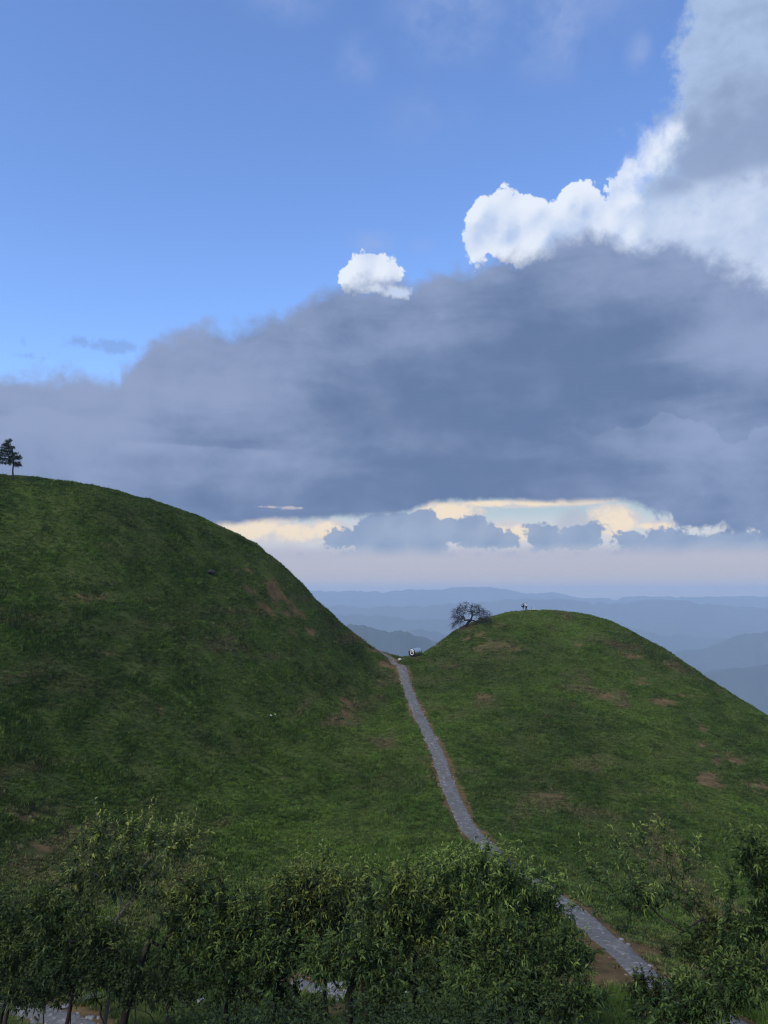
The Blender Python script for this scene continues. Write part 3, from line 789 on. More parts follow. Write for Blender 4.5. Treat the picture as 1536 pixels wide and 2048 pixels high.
def variants(prefix, specs, mat):
    out = []
    for i, sp in enumerate(specs):
        me = tuft_mesh(prefix, *sp); me.materials.append(mat)
        out.append(bpy.data.objects.new(prefix, me))
    return out
GNX = np.gradient(GZ, ST, axis=0); GNY = np.gradient(GZ, ST, axis=1)
def grid_at(A, x, y):
    i = np.clip(np.rint((x - X0) / ST).astype(int), 0, len(gx) - 1); j = np.clip(np.rint((y - Y0) / ST).astype(int), 0, len(gy) - 1)
    return A[i, j]
def sow(n, ymin, ymax, dens, lo=-140, hi=1680, keep_dirt=.30):
    r = np.random.default_rng(int(n + ymin))
    ys = np.linspace(ymin, ymax, 400); pr = dens(ys) * (ys * 1.05 + 4); pr /= pr.sum()
    y = r.choice(ys, n, p=pr) + r.uniform(-.5, .5, n) * (ys[1] - ys[0])
    u = r.uniform(lo, hi, n); x = (u - 768) / FPX * y * 1.01
    z = height(x, y)
    nx, ny = grid_at(GNX, x, y), grid_at(GNY, x, y)
    face = (nx * x + ny * y - z) / np.sqrt(x * x + y * y + z * z) / np.sqrt(1 + nx * nx + ny * ny)
    dd = grid_at(dirt, x, y); fine = vnoise(x, y, 1.1, 95, 3, .6)
    op = grid_at(onpath, x, y)
    ppx, ppy, _ = project(np.stack([x, y, z], -1))
    ok = (face > -.12) & (dd + .55 * fine < .42 + .25 * r.random(n) ** 3) & (vnoise(x * .6, y * 1.3, 1.6, 99, 3, .6) > -.22 - .5 * r.random(n)) & (op > 1.06) & (x > X0 + 1) & (x < X1 - 1) & (y < Y1 - 1) & (ppy < 2140)
    return x[ok], y[ok], z[ok], r
x, y, z, r = sow(460000, 26, 185, lambda Y: Y ** -.65)
patch = vnoise(x, y, 2.2, 96, 3); n = len(x)
big = 0.50 + 0.75 * np.clip(patch + .3, 0, 1) + .3 * r.random(n)
lank = np.where(r.random(n) < .06, 1.6, 1.0)
gr = scatter('grass', np.stack([x, y, z], 1), np.stack([r.normal(0, .18, n) - .1, r.normal(0, .18, n), r.random(n) * 6.283], 1),
             np.stack([big, big, big * lank * (.75 + .4 * np.clip(patch + .3, 0, 1))], 1), variants('grass_tuft', [(26, .26, .16, .035, 1, .9), (22, .30, .13, .04, 2, 1.1), (30, .24, .20, .03, 3, .8)], M_blade), M_blade, grid_at(drygrass, x, y))
x, y, z, r = sow(60000, 9, 36, lambda Y: Y ** -.3)
n = len(x); s_ = .5 + .7 * r.random(n)
scatter('grass', np.stack([x, y, z], 1), np.stack([r.normal(0, .2, n), r.normal(0, .2, n), r.random(n) * 6.283], 1),
        np.stack([s_, s_, s_ * (.7 + r.random(n))], 1), variants('near_grass_tuft', [(34, .22, .34, .014, 5, .8), (28, .2, .26, .018, 6, .9)], M_blade), M_blade)

# ================================================================ trees
def tubes(name, chains, sides=6):
    """joined tapering tubes; chains = [(points, radii)]"""
    V, F = [], []
    ang = np.arange(sides) * 2 * math.pi / sides
    for P, Rr in chains:
        P = np.asarray(P, float); Rr = np.asarray(Rr, float)
        if len(P) < 2: continue
        T = np.gradient(P, axis=0); T /= np.maximum(np.linalg.norm(T, axis=1), 1e-9)[:, None]
        ref = np.array([0.0, 0, 1]) if abs(T[0, 2]) < .9 else np.array([1.0, 0, 0])
        sd = 3 if Rr[0] < .012 else sides
        an = ang if sd == sides else np.arange(3) * 2 * math.pi / 3
        n0 = len(V)
        U = np.cross(T[0], ref); U /= np.linalg.norm(U)
        for p, t, rad in zip(P, T, Rr):
            U = U - t * (U @ t); U /= max(np.linalg.norm(U), 1e-9); W = np.cross(t, U)
            for a in an: V.append(p + rad * (math.cos(a) * U + math.sin(a) * W))
        for i in range(len(P) - 1):
            for k in range(sd):
                a, b_ = n0 + i * sd + k, n0 + i * sd + (k + 1) % sd
                F += [(a, b_, b_ + sd), (a, b_ + sd, a + sd)]
    return mesh_np(name, V, F, True)

def leaf_mesh(name, B, Dv, Ln, Wd, leaf_tone, rs, fold=.25, droop=.25):
    """lance-shaped leaves, each four triangles folded along the midrib"""
    B, Dv = np.asarray(B, float), np.asarray(Dv, float); n = len(B)
    Dv /= np.linalg.norm(Dv, axis=1)[:, None]
    up = rs.normal(0, .55, (n, 3)) + (0, 0, 1.0)
    S = np.cross(Dv, up); S /= np.maximum(np.linalg.norm(S, axis=1), 1e-6)[:, None]
    Nn = np.cross(S, Dv)
    Ln, Wd = np.asarray(Ln)[:, None], np.asarray(Wd)[:, None]
    mid = B + Dv * Ln * .45 - Nn * 0; tip = B + Dv * Ln + np.array([0, 0, -1.0]) * Ln * droop
    L = mid + S * Wd / 2 + Nn * Wd * fold; Rr = mid - S * Wd / 2 + Nn * Wd * fold
    V = np.stack([B, L, mid, Rr, tip], 1).reshape(-1, 3)
    k = np.arange(n)[:, None] * 5
    F = np.concatenate([k + (0, 2, 1), k + (0, 3, 2), k + (1, 2, 4), k + (2, 3, 4)], 0)
    me = mesh_np(name, V, F)
    attr(me, 'leaf_tone', np.repeat(np.asarray(leaf_tone), 5))
    return me

def leaf_mat(name, dark_tone, pale_tone, trans=.25):
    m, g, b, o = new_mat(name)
    leaf_tone = g.node('ShaderNodeAttribute', attribute_name='leaf_tone').outputs['Fac']
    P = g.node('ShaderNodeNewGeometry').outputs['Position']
    c = g.mixc(g.add(leaf_tone, g.mul(g.sub(g.noise(P, 4, 3), .5), .5)), dark_tone, pale_tone)
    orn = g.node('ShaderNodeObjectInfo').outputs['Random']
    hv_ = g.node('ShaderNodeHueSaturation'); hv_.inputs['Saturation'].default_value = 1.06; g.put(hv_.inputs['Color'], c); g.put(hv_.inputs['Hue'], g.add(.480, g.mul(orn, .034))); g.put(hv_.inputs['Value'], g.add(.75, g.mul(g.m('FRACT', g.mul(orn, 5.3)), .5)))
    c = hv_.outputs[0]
    g.put(b.inputs['Base Color'], c)
    b.inputs['Roughness'].default_value = .5; b.inputs['Specular IOR Level'].default_value = .18
    tr = g.node('ShaderNodeBsdfTranslucent'); g.put(tr.inputs[0], c)
    mxs = g.node('ShaderNodeMixShader'); mxs.inputs[0].default_value = trans
    g.nt.links.new(b.outputs[0], mxs.inputs[1]); g.nt.links.new(tr.outputs[0], mxs.inputs[2]); g.nt.links.new(mxs.outputs[0], o.inputs[0])
    return m
M_leaf = leaf_mat('peach_leaves', (0.025, 0.053, 0.017), (0.20, 0.25, 0.060))  # pale end: young growth mixed with the sunlit look of the tips
M_weed = leaf_mat('weed_leaves', (0.020, 0.036, 0.012), (0.070, 0.100, 0.028))
M_need = leaf_mat('pine_needles', (0.014, 0.030, 0.016), (0.030, 0.055, 0.028), .1)
M_bark = simple('dark_bark', (0.040, 0.032, 0.026), .9, var=.5, scale=9)
M_pale = simple('grey_bark', (0.17, 0.155, 0.13), .85, var=.5, scale=12)
M_dead = simple('dead_wood', (0.035, 0.030, 0.032), .9, var=.4, scale=5)

def skeleton(trunk, trunk_r, targets, rs, sag=.0, tip_r=.006, grow=.5):
    """branches from a trunk to target points, joined to the nearest wood, thick where much hangs on them"""
    P = [np.array(p, float) for p in trunk]; par = [-1] + list(range(len(trunk) - 1)); nT = len(trunk)
    plen = [0.0]
    for i in range(1, nT): plen.append(plen[-1] + np.linalg.norm(P[i] - P[i - 1]))
    order = np.argsort(np.linalg.norm(np.asarray(targets) - P[-1], axis=1))
    ends = []
    for k in order:
        t = np.asarray(targets[k], float)
        A = np.array(P); d = np.linalg.norm(A - t, axis=1)
        cost = d + grow * np.maximum(0, A[:, 2] - t[2]) + .12 * np.array(plen) + np.where(np.arange(len(P)) < nT * .6, 3.0, 0)
        j = int(cost.argmin()); L = d[j]; ns = max(2, int(L / .22))
        a = P[j].copy(); side = rs.normal(0, .10 * L, 3); arch = .10 * L
        prev = j
        for s in range(1, ns + 1):
            f = s / ns
            p = a + (t - a) * f + side * math.sin(f * math.pi) + np.array([0, 0, arch * math.sin(f * math.pi) - sag * f * f * L]) + (rs.normal(0, .025, 3) if s < ns else 0)
            P.append(p); par.append(prev); plen.append(plen[prev] + np.linalg.norm(p - P[prev])); prev = len(P) - 1
        ends.append(prev)
    n = len(P); w = np.zeros(n)
    for e in ends: w[e] += 1
    for i in range(n - 1, 0, -1): w[par[i]] += w[i]
    kids = [[] for _ in range(n)]
    for i in range(1, n): kids[par[i]].append(i)
    rad = tip_r * np.maximum(w, 1) ** .47
    lim = np.interp(np.arange(nT), [0, nT - 1], [trunk_r, trunk_r * .72]); rad[:nT] = np.maximum(rad[:nT], lim)
    rad[nT:] = np.minimum(rad[nT:], trunk_r * .7)
    chains = []
    def chain(start, first):
        pts, rr2 = [P[start]], [min(rad[start], rad[first] * 1.35)]
        i = first
        while True:
            pts.append(P[i]); rr2.append(rad[i])
            if not kids[i]: break
            ks = sorted(kids[i], key=lambda q_: -w[q_]); stack.extend((i, q_) for q_ in ks[1:]); i = ks[0]
        rr2[-1] *= .5
        chains.append((pts, rr2))
    stack = [(0, kids[0][0])] if kids[0] else []
    stack += [(0, q_) for q_ in kids[0][1:]]
    while stack: chain(*stack.pop())
    chains[0][1][0] = trunk_r * 1.25
    return chains, [P[e] for e in ends], [P[e] - P[par[e]] for e in ends]

def crown_points(blobs, Y, n, rs, depth=.8):
    """points inside a few ellipsoids: (px, py, rx, ry in photograph pixels) at distance Y"""
    out = []; area = np.array([b_[2] * b_[3] for b_ in blobs], float); cnt = np.maximum(3, (n * area / area.sum())).astype(int)
    for (px, py, rx, ry), c_ in zip(blobs, cnt):
        ctr = at(px, py, Y); ax, az_ = rx / FPX * Y, ry / FPX * Y
        v = rs.normal(size=(c_, 3)); v /= np.linalg.norm(v, axis=1)[:, None]; v *= rs.random(c_)[:, None] ** (1 / 2.2)
        out.append(np.array(ctr) + v * (ax, max(ax, az_) * depth, az_))
    return np.concatenate(out)

def foliage(ends, dirs, rs, twigs=6, leaves=10, tw=.34, ll=.13, lw=.026, top=None, pale_tone=.5, hang=.0):
    B, Dv, Ln, Wd, Tn, tw_ch = [], [], [], [], [], []
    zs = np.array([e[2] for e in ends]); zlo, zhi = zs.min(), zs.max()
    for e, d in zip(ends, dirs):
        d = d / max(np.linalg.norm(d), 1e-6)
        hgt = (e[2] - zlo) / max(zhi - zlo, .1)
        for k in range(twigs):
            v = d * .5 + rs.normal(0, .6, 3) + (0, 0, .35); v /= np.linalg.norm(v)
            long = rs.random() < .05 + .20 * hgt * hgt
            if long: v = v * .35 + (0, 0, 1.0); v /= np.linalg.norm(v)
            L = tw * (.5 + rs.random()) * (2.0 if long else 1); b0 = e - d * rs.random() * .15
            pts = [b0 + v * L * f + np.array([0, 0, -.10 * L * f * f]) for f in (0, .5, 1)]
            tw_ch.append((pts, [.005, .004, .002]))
            tip_pale = np.clip(rs.random() * .25 + (pale_tone if long else pale_tone if rs.random() < .10 + .50 * hgt * hgt else 0), 0, 1)  # paler towards the crown top: young growth plus highlights put into leaf colour
            for i in range(leaves):
                f = .15 + .85 * (i + rs.random()) / leaves
                p = pts[0] + (pts[2] - pts[0]) * f
                q_ = v * (.5 + .7 * f) + rs.normal(0, .75, 3) + (0, 0, -hang)
                B.append(p); Dv.append(q_); l = ll * (.65 + .6 * rs.random()); Ln.append(l); Wd.append(lw * (.7 + .6 * rs.random()))
                Tn.append(np.clip(tip_pale * (.3 + .9 * f) + rs.normal(0, .08), 0, 1))
    return B, Dv, Ln, Wd, Tn, tw_ch

def leafy_tree(name, label, cat, px, Y, blobs, n=80, tr=.10, fork=.35, lean=(0, 0), seed=1, twigs=8, leaves=11, bark=None, group='peach trees on the slope below the camera', ll=.185, lw=.052, pale_tone=.75, tw=.42, forkpx=None):
    rs = np.random.default_rng(seed)
    x = at(px, HORIZON, Y).x; base = np.array([x, Y, float(height(x, Y)) - .06])
    blobs = [(a_, b_ + 26, c_, d_) for a_, b_, c_, d_ in blobs]
    tg = crown_points(blobs, Y, int(n * 1.08), rs)
    ctr = tg.mean(0)
    if forkpx: fk = np.array(at(forkpx[0], forkpx[1], Y))
    else: fk = base + (ctr - base) * fork + np.array([lean[0], 0, 0])
    ns = 7; tk = []
    sw = rs.normal(0, .10, 3) * np.linalg.norm(fk - base) * .5
    for i in range(ns + 1):
        f = i / ns
        tk.append(base + (fk - base) * f + sw * math.sin(f * math.pi) * (1, 1, 0) + (rs.normal(0, .02, 3) if 0 < i < ns else 0))
    ch, ends, dirs = skeleton(tk, tr, tg, rs)
    root = bpy.data.objects.new(name, None); COL.objects.link(root); root.location = base; root.empty_display_size = .3
    tag(root, label, cat, group)
    off = base
    def sh(c): return [([np.asarray(p) - off for p in P], R_) for P, R_ in c]
    link('trunk', tubes('trunk', sh(ch[:1])), bark or M_bark, root)
    link('branches', tubes('branches', sh(ch[1:]), 5), bark or M_bark, root)['kind'] = 'stuff'
    B, Dv, Ln, Wd, Tn, twc = foliage(ends, dirs, rs, twigs, leaves, tw=tw, ll=ll, lw=lw, pale_tone=pale_tone)
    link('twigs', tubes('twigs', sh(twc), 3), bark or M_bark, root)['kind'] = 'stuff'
    o_ = link('foliage', leaf_mesh('foliage', np.array(B) - off, Dv, Ln, Wd, Tn, rs), M_leaf, root); o_['kind'] = 'stuff'
    return root

leafy_tree('peach_tree', 'tall peach tree whose pale trunk forks into three bare stems below its crown', 'tree', 228, 26.5,
           [(215, 1690, 70, 60), (310, 1660, 66, 36), (240, 1740, 90, 40), (140, 1760, 50, 40), (360, 1650, 40, 22), (200, 1640, 40, 26)], 75, .085, seed=11, bark=M_pale, forkpx=(233, 1838))
leafy_tree('peach_tree', 'dark bushy peach tree filling the left edge above the stone path', 'tree', 40, 26.8,
           [(20, 1850, 70, 60), (100, 1870, 70, 60), (60, 1920, 90, 40), (-40, 1830, 60, 60)], 85, .09, seed=12, pale_tone=.3)
leafy_tree('peach_tree', 'broad peach tree with twisted dark limb spreading beside the forked tree', 'tree', 262, 24.5,
           [(330, 1800, 70, 46), (430, 1790, 90, 56), (500, 1830, 60, 50), (400, 1850, 110, 36), (180, 1880, 70, 40)], 100, .13, seed=13, forkpx=(300, 1880))
leafy_tree('peach_tree', 'round peach tree between the twisted tree and the bent dead trunk', 'tree', 552, 25.5,
           [(600, 1790, 80, 56), (660, 1760, 60, 50), (540, 1850, 70, 44), (640, 1860, 80, 36), (590, 1740, 40, 24)], 100, .10, seed=14, forkpx=(560, 1905))
leafy_tree('peach_tree', 'peach tree with low hanging boughs above the white pebbles', 'tree', 838, 24.0,
           [(770, 1800, 70, 56), (840, 1790, 70, 50), (760, 1870, 70, 40), (880, 1850, 80, 50), (800, 1740, 50, 26)], 105, .10, seed=15, forkpx=(830, 1905))
leafy_tree('peach_tree', 'densest peach tree with crown covering the bend of the path', 'tree', 1088, 24.5,
           [(930, 1760, 80, 60), (1010, 1740, 80, 44), (1090, 1790, 60, 50), (1000, 1830, 110, 50), (1070, 1880, 90, 50), (900, 1720, 40, 24), (1150, 1880, 40, 40)], 135, .11, seed=16, forkpx=(1075, 1930))
leafy_tree('peach_tree', 'thin peach tree with open see-through crown on the right hill slope', 'tree', 1420, 25.0,
           [(1290, 1730, 100, 70), (1230, 1770, 70, 40), (1330, 1690, 90, 50), (1380, 1790, 70, 50), (1180, 1720, 60, 40)], 56, .06, seed=17, forkpx=(1405, 1880), pale_tone=.7, twigs=5, leaves=10)
leafy_tree('peach_tree', 'tall peach tree cut by the right edge of the view', 'tree', 1533, 22.5,
           [(1500, 1720, 50, 60), (1540, 1790, 60, 70), (1490, 1830, 40, 50), (1520, 1670, 40, 24), (1590, 1740, 60, 80)], 75, .09, seed=18, forkpx=(1532, 1930), pale_tone=.45)
leafy_tree('peach_tree', 'low peach tree in the bottom corner right of the lower path', 'tree', 1450, 21.5,
           [(1440, 1960, 60, 44), (1500, 1930, 60, 50), (1390, 1985, 50, 36), (1340, 2010, 60, 30)], 65, .07, seed=19, pale_tone=.3, forkpx=(1450, 2010))
leafy_tree('peach_tree', 'low dark peach tree in deep shade under the dense crown', 'tree', 965, 22.0,
           [(960, 1960, 70, 36), (1060, 1975, 70, 36), (1150, 1955, 50, 36)], 44, .08, seed=20, pale_tone=.2, forkpx=(975, 2010))

FG = 'low leafy peach trees that close the gaps of the row'
for k, (lb, px, Y, bl, n, tip_pale) in enumerate([
    ('leafy peach tree in front of the forked tree, leaves down to the weeds', 150, 25.4, [(150, 1850, 80, 60), (220, 1900, 80, 50), (110, 1800, 50, 40)], 80, .5),
    ('peach tree with rounded crown in the gap right of the twisted tree', 470, 23.8, [(470, 1890, 80, 44), (410, 1920, 60, 34), (540, 1890, 50, 36)], 50, .35),
    ('peach tree with bright tips standing behind the round one', 680, 27.5, [(690, 1770, 80, 50), (640, 1730, 60, 34), (720, 1830, 70, 50)], 70, .7),
    ('small peach tree whose crown hangs before the bent dead trunk', 745, 22.6, [(720, 1880, 60, 36), (770, 1920, 60, 34), (640, 1900, 50, 36)], 60, .3),
    ('peach tree behind the densest crown with tips against the grass', 1010, 28.0, [(960, 1720, 70, 40), (880, 1760, 70, 50), (1060, 1750, 70, 44)], 75, .65),
    ('peach tree in front of the densest crown, dark inside and bright on top', 1040, 23.2, [(1020, 1890, 80, 44), (930, 1870, 60, 36), (1110, 1910, 50, 34)], 48, .45),
    ('leafy peach tree low between the path and the thin open one', 1390, 24.2, [(1410, 1890, 50, 40), (1480, 1880, 50, 44), (1440, 1840, 40, 34)], 45, .35),
    ('dark low peach tree at the left edge beside the stone path', 20, 25.8, [(10, 1930, 50, 44), (70, 1960, 70, 30)], 45, .2)]):
    leafy_tree('peach_tree', lb, 'tree', px, Y, bl, n, .07, seed=40 + k, pale_tone=tip_pale, group=FG, forkpx=(bl[0][0], bl[0][1] + bl[0][3] * 1.3))

# bent dead trunk with two pale sticks
def thing(name, label, cat, loc, group=None):
    o_ = bpy.data.objects.new(name, None); COL.objects.link(o_); o_.location = loc; o_.empty_display_size = .3
    return tag(o_, label, cat, group)
def poly(pix, Y, dy=None): return [np.array(at(p, q, Y + (dy[i] if dy else 0))) for i, (p, q) in enumerate(pix)]
b0 = np.array(at(697, 2026, 23.0)); b0[2] = float(height(b0[0], b0[1])) - .05
dt_ = thing('dead_tree', 'bent dark dead trunk hooked over, with two pale bare sticks', 'dead tree', b0)
tr_ = [b0] + poly([(698, 1990), (707, 1962), (716, 1942), (712, 1925), (700, 1913), (684, 1909), (668, 1912)], 23.0, [0, 0, -.1, -.2, -.25, -.3, -.35])
link('trunk', tubes('trunk', [([p - b0 for p in tr_], [.13, .11, .10, .105, .10, .085, .07, .03])], 8), M_bark, dt_)
for pp in ([(678, 1908), (700, 1904), (730, 1907)], [(708, 1942), (735, 1953), (772, 1966)]):
    q = poly(pp, 22.65); link('stick', tubes('stick', [([p - b0 for p in q], [.022, .018, .010])], 5), M_pale, dt_)

# shrubs and weeds at the trees' feet
def shrub(name, label, cat, px, py, rx, ry, Y, n, seed, mat=None, ll=.11, lw=.05, group=None, pale_tone=.4):
    rs = np.random.default_rng(seed)
    c_ = at(px, py, Y); gz = float(height(c_.x, Y)); base = np.array([c_.x, Y, gz])
    tg = crown_points([(px, py, rx, ry)], Y, n, rs, .7); tg[:, 2] = np.maximum(tg[:, 2], height(tg[:, 0], tg[:, 1]) + .10)
    ch, ends, dirs = skeleton([base - (0, 0, .05), base + (0, 0, .12), base + (.02, 0, .25)], .03, tg, rs, tip_r=.004)
    root = thing(name, label, cat, base, group)
    link('stems', tubes('stems', [([p - base for p in P], R_) for P, R_ in ch], 4), M_bark, root)['kind'] = 'stuff'
    B, Dv, Ln, Wd, Tn, twc = foliage(ends, dirs, rs, 5, 9, tw=.24, ll=ll, lw=lw, pale_tone=pale_tone)
    o_ = link('foliage', leaf_mesh('foliage', np.array(B) - base, Dv, Ln, Wd, Tn, rs), mat or M_weed, root); o_['kind'] = 'stuff'
SG = 'shrubs at the foot of the peach trees'
for k, a in enumerate([('dark shrub above the stone path in the bottom left corner', 90, 1975, 90, 32, 23.5, 45), ('low leafy shrub below the twisted limb', 300, 1985, 80, 30, 22.8, 40), ('shrub left of the bright fern', 215, 1960, 60, 40, 24, 36),
                       ('shrub between the bright fern and the bare orange soil', 480, 1975, 90, 44, 23.2, 50), ('shrub right of the bent dead trunk', 770, 2010, 60, 30, 21.8, 34), ('shrub under the trunk of the densest peach tree', 1120, 2005, 70, 36, 21.8, 40),
                       ('leafy shrub overlapping the near side of the lower path', 1345, 1992, 50, 34, 24.5, 34), ('shrub beside the orange soil under the path', 1290, 1990, 44, 36, 23.5, 30), ('bushy shrub at the very bottom edge under the round peach tree', 600, 2030, 70, 24, 21.2, 34), ('shrub at the bottom edge below the low dark peach tree', 900, 2035, 80, 22, 21.0, 36),
                       ('leafy shrub against the trunks left of the forked tree', 140, 1950, 70, 36, 24.6, 42), ('dark shrub hiding the foot of the twisted tree', 262, 1945, 60, 40, 23.9, 42), ('shrub in the gap right of the twisted tree', 352, 1950, 60, 40, 24.3, 42), ('shrub hiding the foot of the round peach tree', 555, 1955, 60, 42, 24.6, 42), ('shrub between the dead trunk and the dark low tree', 850, 1970, 60, 36, 22.6, 36),
                       ('small shrub growing on the grass right of the path', 1245, 1852, 18, 13, ground(1245, 1864, 20).y, 12), ('small round shrub beside the upper trail bend', 1330, 1905, 20, 14, ground(1330, 1918, 20).y, 12)]):
    shrub('shrub', a[0], 'shrub', *a[1:], seed=200 + k, group=SG)
# the mass of low weeds that covers the ground there
FERNS = [ground(362, 2036, 12), ground(168, 2008, 12)]
rs = np.random.default_rng(300)
nW_ = 38000
yy = rs.uniform(17.5, 34, nW_); xx = (rs.uniform(-60, 1600, nW_) - 768) / FPX * yy
keep = (grid_at(onpath, xx, yy) > 1.15) & (grid_at(dirt, xx, yy) < .55) & (vnoise(xx, yy, 2.5, 97, 3) > -.45)
for q_ in FERNS: keep &= (np.abs(xx - q_.x) > .45) | (yy > q_.y + .6) | (yy < q_.y - 3.5)
xx, yy = xx[keep], yy[keep]; zz = height(xx, yy); ii = 0
wpx, wpy, _ = project(np.stack([xx, yy, zz], 1))
tall_ = (.8 + 3.6 * np.clip(vnoise(xx, yy, 3.5, 98, 3) + .25, 0, 1)) * np.where(wpx > 1180, .45, 1) * np.clip((wpy - 1880) / 90, .4, 1) * .9 * np.where((wpx < 330) & (wpy > 1985), .25, 1)
B, Dv, Ln, Wd, Tn = [], [], [], [], []
for a, b_, c_ in zip(xx, yy, zz):
    h = rs.gamma(2, .16) * tall_[ii]; ii += 1
    for k in range(6):
        f = rs.random(); B.append((a + rs.normal(0, .05), b_ + rs.normal(0, .05), c_ + h * f)); Dv.append(rs.normal(0, 1, 3) * (1, 1, .4) + (0, 0, .5))
        Ln.append(rs.uniform(.08, .20)); Wd.append(rs.uniform(.03, .08)); Tn.append(np.clip(rs.beta(1.2, 3) * (0.5 + f), 0, 1))
tag(link('undergrowth', leaf_mesh('undergrowth', B, Dv, Ln, Wd, Tn, rs), M_weed), kind='stuff')

# ferns
def fern(label, px, py, Y, L, n, seed, mat):
    rs = np.random.default_rng(seed); c_ = ground(px, py + 46, 12); base = np.array([c_.x, c_.y, float(height(c_.x, c_.y))])
    h0 = .12; L = L * 1.15
    root = thing('fern', label, 'fern', base)
    for k in range(n):
        a = rs.random() * 6.283; d = np.array([math.cos(a), math.sin(a) * .6, 0])
        pts = [np.array([0, 0, h0 * f_]) * 0 + d * L * .9 * f_ + np.array([0, 0, h0 * min(1, f_ * 3) + L * (1.1 * f_ - .75 * f_ * f_)]) for f_ in np.linspace(0, 1, 9)]
        B, Dv, Ln, Wd, Tn = [], [], [], [], []
        for i in range(3, 26):
            f_ = i / 26; p = np.array([np.interp(f_ * 8, range(9), [q_[j] for q_ in pts]) for j in range(3)])
            for s in (-1, 1):
                sd_ = np.cross(d, (0, 0, 1)) * s
                B.append(p); Dv.append(sd_ + d * .45 + (0, 0, -.1)); Ln.append(L * .34 * math.sin(math.pi * (f_ * .85 + .12))); Wd.append(L * .045); Tn.append(.5 + .4 * rs.random())
        fr = link('frond', leaf_mesh('frond', B, Dv, Ln, Wd, Tn, rs, .05, .1), mat, root); fr['kind'] = 'stuff'
        link('midrib', tubes('midrib', [(pts, np.linspace(.008, .002, 9))], 4), M_pale, fr)
M_fern = leaf_mat('fern_fronds', (0.07, 0.11, 0.03), (0.17, 0.21, 0.06))
M_fern2 = leaf_mat('grey_fern_fronds', (0.05, 0.075, 0.05), (0.10, 0.13, 0.09))
fern('bright yellow-green fern standing out of the dark weeds', 362, 1990, 21.8, .62, 8, 401, M_fern)
fern('grey-green fern above the stone path', 168, 1962, 22.6, .66, 7, 402, M_fern2)

# ================================================================ pine on the left hill
rs = np.random.default_rng(500)
pb = ground(25, 961, 60, 140); pb = np.array(pb); Yp = pb[1]
m_ = Yp / FPX                                        # metres per photograph pixel there
pine = thing('pine_tree', 'wind-bent pine with a bare lower trunk, alone on the left hilltop', 'tree', pb)
H = 84 * m_
tk = [np.array([dx * m_, 0, f * H]) for dx, f in ((0, -.02), (.5, .12), (-.6, .24), (.2, .36), (-.5, .5), (-2, .64), (-4, .78), (-8, .90), (-11, 1.0))]
link('trunk', tubes('trunk', [(tk, [.14, .12, .105, .10, .09, .075, .055, .035, .012])], 8), M_bark, pine)
brs, B, Dv, Ln, Wd, Tn = [], [], [], [], [], []
def tk_at(f): return np.array([np.interp(f, [-.02, .12, .24, .36, .5, .64, .78, .9, 1.0], [p[j] for p in tk]) for j in range(3)])
tiers = [(.36, 14, 1), (.40, -26, -1), (.42, 12, 1), (.46, -30, -1), (.50, -34, -1), (.52, 15, 1), (.56, 17, 1), (.58, -32, -1), (.63, -24, -1), (.66, 8, 1), (.70, -26, -1), (.76, -22, -1), (.80, 5, 1), (.84, -15, -1), (.89, -12, -1), (.94, -8, -1), (.97, 4, 1), (.45, -14, 2), (.55, -12, 2), (.62, 6, 3), (.5, 6, 3), (.72, -9, 2), (.8, -7, 3), (.68, -12, 3), (.4, 8, 2)]
for f, ext, sd_ in tiers:
    a = tk_at(f); dy = {1: rs.normal(0, 3), -1: rs.normal(0, 3), 2: 12, 3: -12}[sd_] * m_
    e = a + np.array([ext * m_, dy, (abs(ext) * .10 + rs.normal(0, 1.2)) * m_]); mid = (a + e) / 2 + np.array([0, 0, -.5 * m_ * abs(ext) * .12])
    brs.append(([a, mid, e], [.03, .022, .008]))
    for k in range(int(24 + abs(ext) * 2.6)):
        t = .06 + .98 * rs.random() ** .8; p = a + (e - a) * min(t, 1.02) + rs.normal(0, 1.3 * m_, 3) * (1, 1.3, .75)
        v0 = np.array([-.6 if ext < 0 else .15, 0, .25]) + rs.normal(0, .5, 3)
        for j in range(7):
            B.append(p + rs.normal(0, .04, 3)); Dv.append(v0 + rs.normal(0, .55, 3)); Ln.append(rs.uniform(.16, .32)); Wd.append(.035); Tn.append(rs.random())
for b_ in brs: link('branch', tubes('branch', [b_], 5), M_bark, pine)
o_ = link('needles', leaf_mesh('needles', B, Dv, Ln, Wd, Tn, rs, .1, .1), M_need, pine); o_['kind'] = 'stuff'

# ================================================================ bare tree on the right hill
rs = np.random.default_rng(510)
tb = np.array(ground(931, 1256, 100, 170)); Yb = tb[1]; m_ = Yb / FPX
bare = thing('bare_tree', 'leafless spreading tree on the shoulder of the right hill', 'tree', tb)
tg = []
for k in range(230):
    a = rs.uniform(-.55, 3.75); rr_ = math.sqrt(rs.uniform(.10, 1)) * (.93 + .07 * math.sin(3.1 * a + 1) + .06 * math.sin(7.3 * a))
    X = 940 + 38 * math.cos(a) * rr_; Yq = 1235 - 33 * math.sin(a) * rr_
    if Yq > 1250 - max(0, X - 945) * .35 and X > 940: continue
    p = np.array(at(X, Yq, Yb)); p[1] += rs.normal(0, 16 * m_); tg.append(p)
trunk = [tb - (0, 0, .2)] + [np.array(at(*p, Yb)) for p in ((933, 1250), (937, 1244), (942, 1240))]
ch, ends, dirs = skeleton(trunk, .22, tg, rs, tip_r=.019, sag=.10)
link('trunk', tubes('trunk', [([np.asarray(p) - tb for p in ch[0][0]], ch[0][1])], 7), M_dead, bare)
link('branches', tubes('branches', [([np.asarray(p) - tb for p in P], R_) for P, R_ in ch[1:]], 5), M_dead, bare)['kind'] = 'stuff'
tw_ = []
